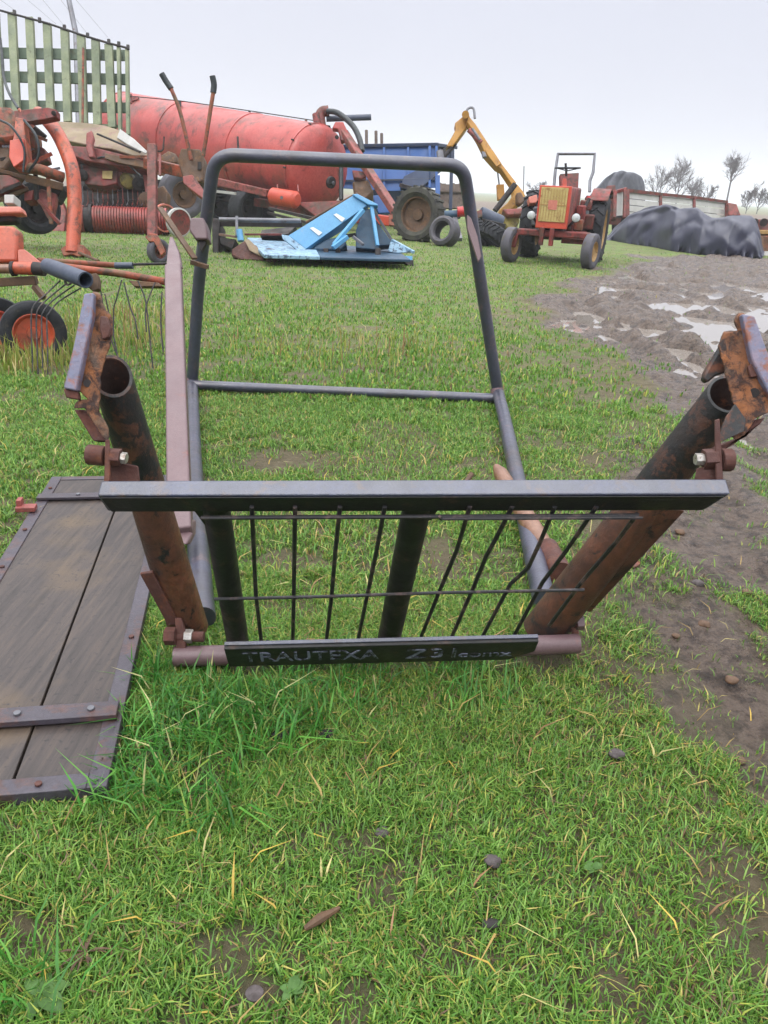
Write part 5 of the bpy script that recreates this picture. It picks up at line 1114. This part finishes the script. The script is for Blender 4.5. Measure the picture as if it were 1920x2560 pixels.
drape('covered_stack', [(1460, 500, 545), (1472, 476, 545), (1494, 452, 545), (1518, 434, 545), (1540, 428, 545), (1566, 431, 545), (1586, 440, 545), (1598, 458, 545), (1606, 500, 545)],
      m_tarpd, 'tall rounded stack under dark grey sheeting behind the white sided trailer', 'covered stack', 1, 1, nu=60, depth=5, fold=.3, seed=12)

# ================================================================== WHITE SIDED TRAILER
WT = thing('white_sided_trailer', 'long flat trailer with white side boards in rusty red frames behind the tarpaulin', 'trailer', G(1650, 575))
pts_t = [(1569, 480, 545, 22.5), (1651, 489, 552, 24.0), (1735, 497, 560, 25.5), (1816, 508, 568, 27)]
for (xa, ya, ba, da), (xb, yb, bb, db) in zip(pts_t, pts_t[1:]):
    A, B, A2, B2 = P(xa, ya, da), P(xb, yb, db), P(xa, ba, da), P(xb, bb, db); n_b = 4
    mb = MB()
    for i in range(n_b):
        t0, t1 = (i+.05)/n_b, (i+.95)/n_b; mb.prism([A.lerp(A2, t0), B.lerp(B2, t0), B.lerp(B2, t1), A.lerp(A2, t1)], V((0, 1, 0))*.04)
    mb.build('side_board', m_white, WT, .004)
    MB().beam(A+V((0, -.03, .04)), B+V((0, -.03, .04)), .08, .09).build('top_rail', m_redold, WT)
for (xa, ya, ba, da) in pts_t: MB().beam(P(xa, ya-6, da-.06), P(xa, ba, da-.06), .09, .09, up=FW).build('side_post', m_redold, WT, .01)
MB().prism([P(1541, 484, 22.0), P(1561, 477, 22.3), P(1560, 538, 22.3), P(1538, 540, 22.0)], V((0, 1, 0))*.04).build('front_board', m_white, WT)
for (x, ya, yb) in ((1538, 478, 545), (1563, 471, 545)): MB().beam(P(x, ya, 22), P(x-2, yb, 22), .09, .09, up=FW).build('side_post', m_redold, WT, .01)
MB().beam(P(1538, 480, 22), P(1566, 472, 22.2), .08, .08).build('top_rail', m_redold, WT)
MB().pprism([(1517, 464), (1539, 462), (1541, 548), (1520, 550), (1514, 510)], 22.3, .3).build('headboard', m_redold, WT, .02)
MB().pprism([(1821, 506), (1842, 510), (1852, 538), (1822, 538)], 26.5, .3).build('tail_panel', m_pink, WT, .02)
MB().beam(P(1520, 552, 22.4), P(1820, 572, 27.4), .2, .2).build('chassis_rail', m_redold, WT)
for px in (1560, 1770): wheel(WT, P(px, 560, 23 if px < 1600 else 27), (.6, -.8, 0), .42, .3, .22, m_tyre, m_redold)
RM = thing('right_edge_implement', 'red and orange farm implement cut off by the right edge beyond the tarpaulin', 'farm implement', G(1910, 640))
MB().pprism([(1868, 548), (1990, 546), (1990, 576), (1892, 576), (1878, 566)], 18.2, .4).build('red_top_frame', m_redold, RM, .02)
MB().beam(P(1888, 580, 18.0), P(1990, 581, 18.0), .10, .09).build('yellow_rail', m_yrim, RM, .01)
MB().pprism([(1893, 588), (1990, 588), (1990, 632), (1898, 634)], 18.2, .5).build('orange_body', m_orusty, RM, .03)
for x in (1904, 1930): MB().beam(P(x, 594, 18.0), P(x, 630, 18.0), .07, .06, up=FW).build('body_rib', m_brown, RM, .01)
for x in (1885, 1908): MB().lathe(P(x, 556, 18.1), (0, -1, 0), [(0, 0), (.09, 0), (.09, .05), (0, .05)], 14).build('spring_boss', m_dark, RM)
MB().pprism([(1900, 628), (1925, 628), (1925, 640), (1900, 640)], 17.6, .1).build('white_foot', m_white, RM)

# ================================================================== POWER POLE, DISTANT POLES
PL = thing('power_pole', 'tall leaning grey pole rising behind the green slatted wagon side with thin wires', 'power pole', G(205, 520))
MB().tube([G(205, 520, 0), P(190, 86, 26), P(164, -40, 26)], [.12, .09, .08], 10).build('pole_shaft', m_steel, PL)
for a, b in (((-40, -30), (40, 28)), ((40, -25), (140, 60)), ((95, -15), (165, 70)), ((140, -15), (215, 80)), ((165, -30), (275, 100))):
    MB().tube([P(*a, 24), P(*b, 30)], .0045, 4).build('wire', m_bark, PL)
FP = thing('distant_pole', 'very thin distant pole on the horizon between the crane and the tractor', 'pole', G(1308, 500))
MB().tube([G(1308, 500), P(1310, 416, gd(1308, 500))], .12, 6).build('pole_shaft', m_bark, FP)

# ================================================================== BARE TREES
def tree(name, px, ybase, ytop, d, label, spread=.5, dens_=5, seed=1, trunk_h=.3, group='bare trees on the skyline', lean=0):
    r = random.Random(seed); base = P(px, ybase, d); base = V((base.x, base.y, min(base.z, 0.0) if base.z < 0 else 0.0)); tp = P(px+lean, ytop, d); Hh = tp.z
    t = thing(name, label, 'tree', base, group); tm, cm = MB(), MB()
    tr_pts = [base, base+V((lean*.01, 0, Hh*trunk_h)), base+V((lean*.02*d/80, 0, Hh*.62))]
    tm.tube(tr_pts, [Hh*.018, Hh*.014, Hh*.010], 7)
    def grow(p, dr_, ln, rad, lev):
        q = p; pts = [p]
        for i in range(3):
            dr_ = (dr_+V((r.uniform(-.25, .25), r.uniform(-.25, .25), r.uniform(-.05, .18)))).normalized(); q = q+dr_*ln/3; pts.append(q)
        (tm if lev < 1 else cm).tube(pts, [rad, rad*.85, rad*.7, rad*.4], 4 if lev else 6, cap=False)
        if lev >= 3: return
        for i in range((8, 8, 7)[lev]):
            t_ = .25+.75*(i+r.random())/7; k = pts[min(3, int(t_*3.4))]; a = r.uniform(0, 6.28); sp_ = r.uniform(.5, 1.1)
            x_ = dr_.cross(V((0, 0, 1)) if abs(dr_.z) < .95 else V((1, 0, 0))).normalized(); y_ = dr_.cross(x_)
            nd = (dr_+(x_*math.cos(a)+y_*math.sin(a))*sp_+V((0, 0, .15))).normalized(); grow(k, nd, ln*r.uniform(.42, .62), max(rad*.5, .012), lev+1)
    nl = dens_+2
    for i in range(nl):
        h_ = trunk_h+(.62-trunk_h)*i/(nl-1); a = i*2.4+r.uniform(-.4, .4); sp_ = spread*r.uniform(.7, 1.5)
        cpos = tr_pts[1].lerp(tr_pts[2], max(0, (h_-trunk_h)/(.62-trunk_h)))
        grow(cpos, V((math.cos(a)*sp_, math.sin(a)*sp_, 1)).normalized(), (Hh-cpos.z)*r.uniform(.45, .7), Hh*.009, 0 if i % 2 else 1)
    tm.build('trunk', m_bark, t); cm.build('crown', m_twig, t)
TD_ = 95
for i, (px, yb, yt, d, sp_, dn_, th, lb) in enumerate([
    (1815, 512, 384, 95, .28, 5, .50, 'tallest bare tree with a narrow high crown standing alone at the right'),
    (1645, 508, 408, 100, .55, 5, .12, 'bare bushy tree at the left end of the skyline clump above the trailer'),
    (1690, 508, 392, 100, .5, 5, .15, 'highest bare tree of the clump above the white boards of the trailer'),
    (1728, 508, 440, 98, .7, 5, .1, 'low bare tree at the right of the clump above the trailer'),
    (1765, 510, 458, 96, .7, 5, .1, 'small bare bush between the clump and the tallest tree'),
    (1868, 516, 470, 90, .7, 5, .1, 'bare bush just right of the tallest tree'),
    (1895, 518, 462, 92, .7, 5, .1, 'bare shrubby tree near the right edge of the picture'),
    (1925, 520, 468, 92, .6, 5, .1, 'bare shrubby tree cut by the right edge'),
    (1345, 494, 450, 110, .9, 5, .05, 'low grey bare thicket behind the tractor hood'),
    (1372, 494, 456, 110, .9, 5, .05, 'low grey bare bush directly left of the tractor roll bar')]):
    tree('bare_tree', px, yb, yt, d*1.1, lb, sp_, dn_, 20+i, th)

# ================================================================== STONES, CLODS, STICKS, WEEDS
def stone(px, py, w_, h_, label, mat=None, name='stone', cat='stone', seed=0, flat=.5):
    r = random.Random(seed); c = G(px, py, .008); d = (c-CAM).dot(FW); a, b = M(w_, d)/2, M(h_, d)/2/.6; bm = bmesh.new(); bmesh.ops.create_icosphere(bm, subdivisions=3, radius=1)
    for v in bm.verts:
        n = float(fbm(np.array([v.co.x*1.4+seed]), np.array([v.co.y*1.4+v.co.z*1.1]), 3, seed)[0]); v.co *= .72+.56*n; v.co = V((v.co.x*a, v.co.y*b, v.co.z*a*flat))
    me = bpy.data.meshes.new(name); bm.to_mesh(me); bm.free(); me.polygons.foreach_set('use_smooth', [True]*len(me.polygons)); me.materials.append(mat or m_stone)
    o = bpy.data.objects.new(name, me); COL.objects.link(o); o.location = c; o.rotation_euler[2] = r.uniform(-.4, .4); o['label'] = label; o['category'] = cat
stone(1541, 1884, 42, 22, 'flat mauve grey stone in the grass right of centre, below the grille', seed=1, flat=.35)
stone(1232, 2152, 44, 26, 'rounded dark brown stone in the grass below the right half of the grille', m_stone, seed=2)
stone(636, 2482, 44, 26, 'broad pale stone half sunk in the turf at the bottom edge', seed=3, flat=.12)
stone(955, 2080, 34, 22, 'small pale stone in the middle foreground left of the rounded dark brown stone', seed=4)
stone(1225, 2308, 46, 18, 'thin dark slate chip lying in the lower foreground', m_dark, 'slate_chip', 'slate chip', seed=5, flat=.2)
stone(700, 1838, 44, 18, 'small dark clod in the tall grass under the grille', m_dark, 'clod', 'clod of earth', seed=6)
stone(815, 1835, 36, 22, 'dark clod in the tall grass right of the smaller clod', m_dark, 'clod', 'clod of earth', seed=7)
stone(1745, 1458, 36, 16, 'grey stone at the muddy edge right of the big tube', seed=8)
stone(1573, 1405, 56, 34, 'reddish flat stone beside the foot of the right big tube', m_pink, seed=9, flat=.2)
for i, (px, py, w_) in enumerate([(1700, 1330, 26), (1760, 1560, 30), (1830, 1700, 34), (1690, 1590, 22), (1870, 1480, 26), (1600, 1330, 22), (1850, 1900, 30)]):
    stone(px, py, w_, w_*.6, ['brown clod of mud right of the big tube, nearest the grille end', 'brown clod of mud on the trodden strip, left of the larger one near the edge', 'larger brown clod of mud close to the right edge', 'small brown clod of mud at the grass border below the grey stone', 'brown clod of mud at the right edge beside the track', 'small brown clod of mud next to the reddish flat stone', 'lowest brown clod of mud in the right foreground'][i], m_brown, 'mud_clod', 'clod of mud', 30+i)
st_ = MB().tube([G(762, 2322, .012), G(800, 2296, .02), G(848, 2270, .016)], [.004, .008, .003], 8)
single(st_, 'bark_stick', m_brown, 'pale brown sliver of bark lying in the central foreground grass', 'stick', base=G(800, 2296))
single(MB().tube([G(1165, 1205, .03), G(1180, 1185, .05)], .01, 8), 'twig', m_brown, 'short brown twig in the turf behind the top beam', 'twig', base=G(1170, 1195))
def weed(px, py, n, L_, mat, label, seed, wd=.35):
    r = random.Random(seed); c = G(px, py); mb = MB()
    for i in range(n):
        a = r.uniform(0, 6.28); l = L_*r.uniform(.6, 1.1); dx = V((math.cos(a), math.sin(a), 0)); sx = V((-dx.y, dx.x, 0)); pts = []
        for k in range(6):
            t = k/5; pts.append((c+dx*l*t+V((0, 0, .008+l*.6*t*(1-t*.85))), math.sin(math.pi*(t*.85+.1))*l*wd*.5))
        vs = []
        for p, w in pts: vs += [p-sx*w+V((0, 0, w*.25)), p, p+sx*w+V((0, 0, w*.25))]
        mb.add(vs, [(k*3+j, k*3+j+1, k*3+j+4, k*3+j+3) for k in range(5) for j in range(2)], True)
    single(mb, 'broadleaf_weed', mat, label, 'weed', base=c)
m_leaf = paint('weed_leaf', S(92, 138, 50, .5), S(74, 118, 44, .45), None, .2, 30, .7, bump=.2)
m_leafb = paint('withered_leaf', S(120, 84, 58, .5), S(90, 66, 48, .5), S(160, 150, 70, .6), .3, 30, .7, bump=.3)
weed(215, 2390, 16, .040, m_leafb, 'withered brown rosette weed in the lower left corner', 3, .10)
weed(100, 2500, 5, .05, m_leaf, 'broad dark green leaves at the bottom left corner', 4, .55)
weed(1480, 2180, 6, .022, m_leaf, 'small light green plant in the right foreground turf', 7, .8)
weed(730, 2490, 6, .022, m_leaf, 'low green rosette beside the broad pale stone', 8, .7)

# ================================================================== HAZY AIR
hm = bpy.data.materials.new('damp_air'); hm.use_nodes = True; t = hm.node_tree; t.nodes.clear()
ou = t.nodes.new('ShaderNodeOutputMaterial'); pv = t.nodes.new('ShaderNodeVolumePrincipled'); pv.inputs['Density'].default_value = .0012; pv.inputs['Color'].default_value = (.93, .95, 1, 1)
t.links.new(pv.outputs[0], ou.inputs['Volume'])
hz = MB().box((0, 0, 14), (1800, 0, 0), (0, 1800, 0), (0, 0, 16)).build('haze', hm); hz['kind'] = 'stuff'
sc.cycles.volume_bounces = 1
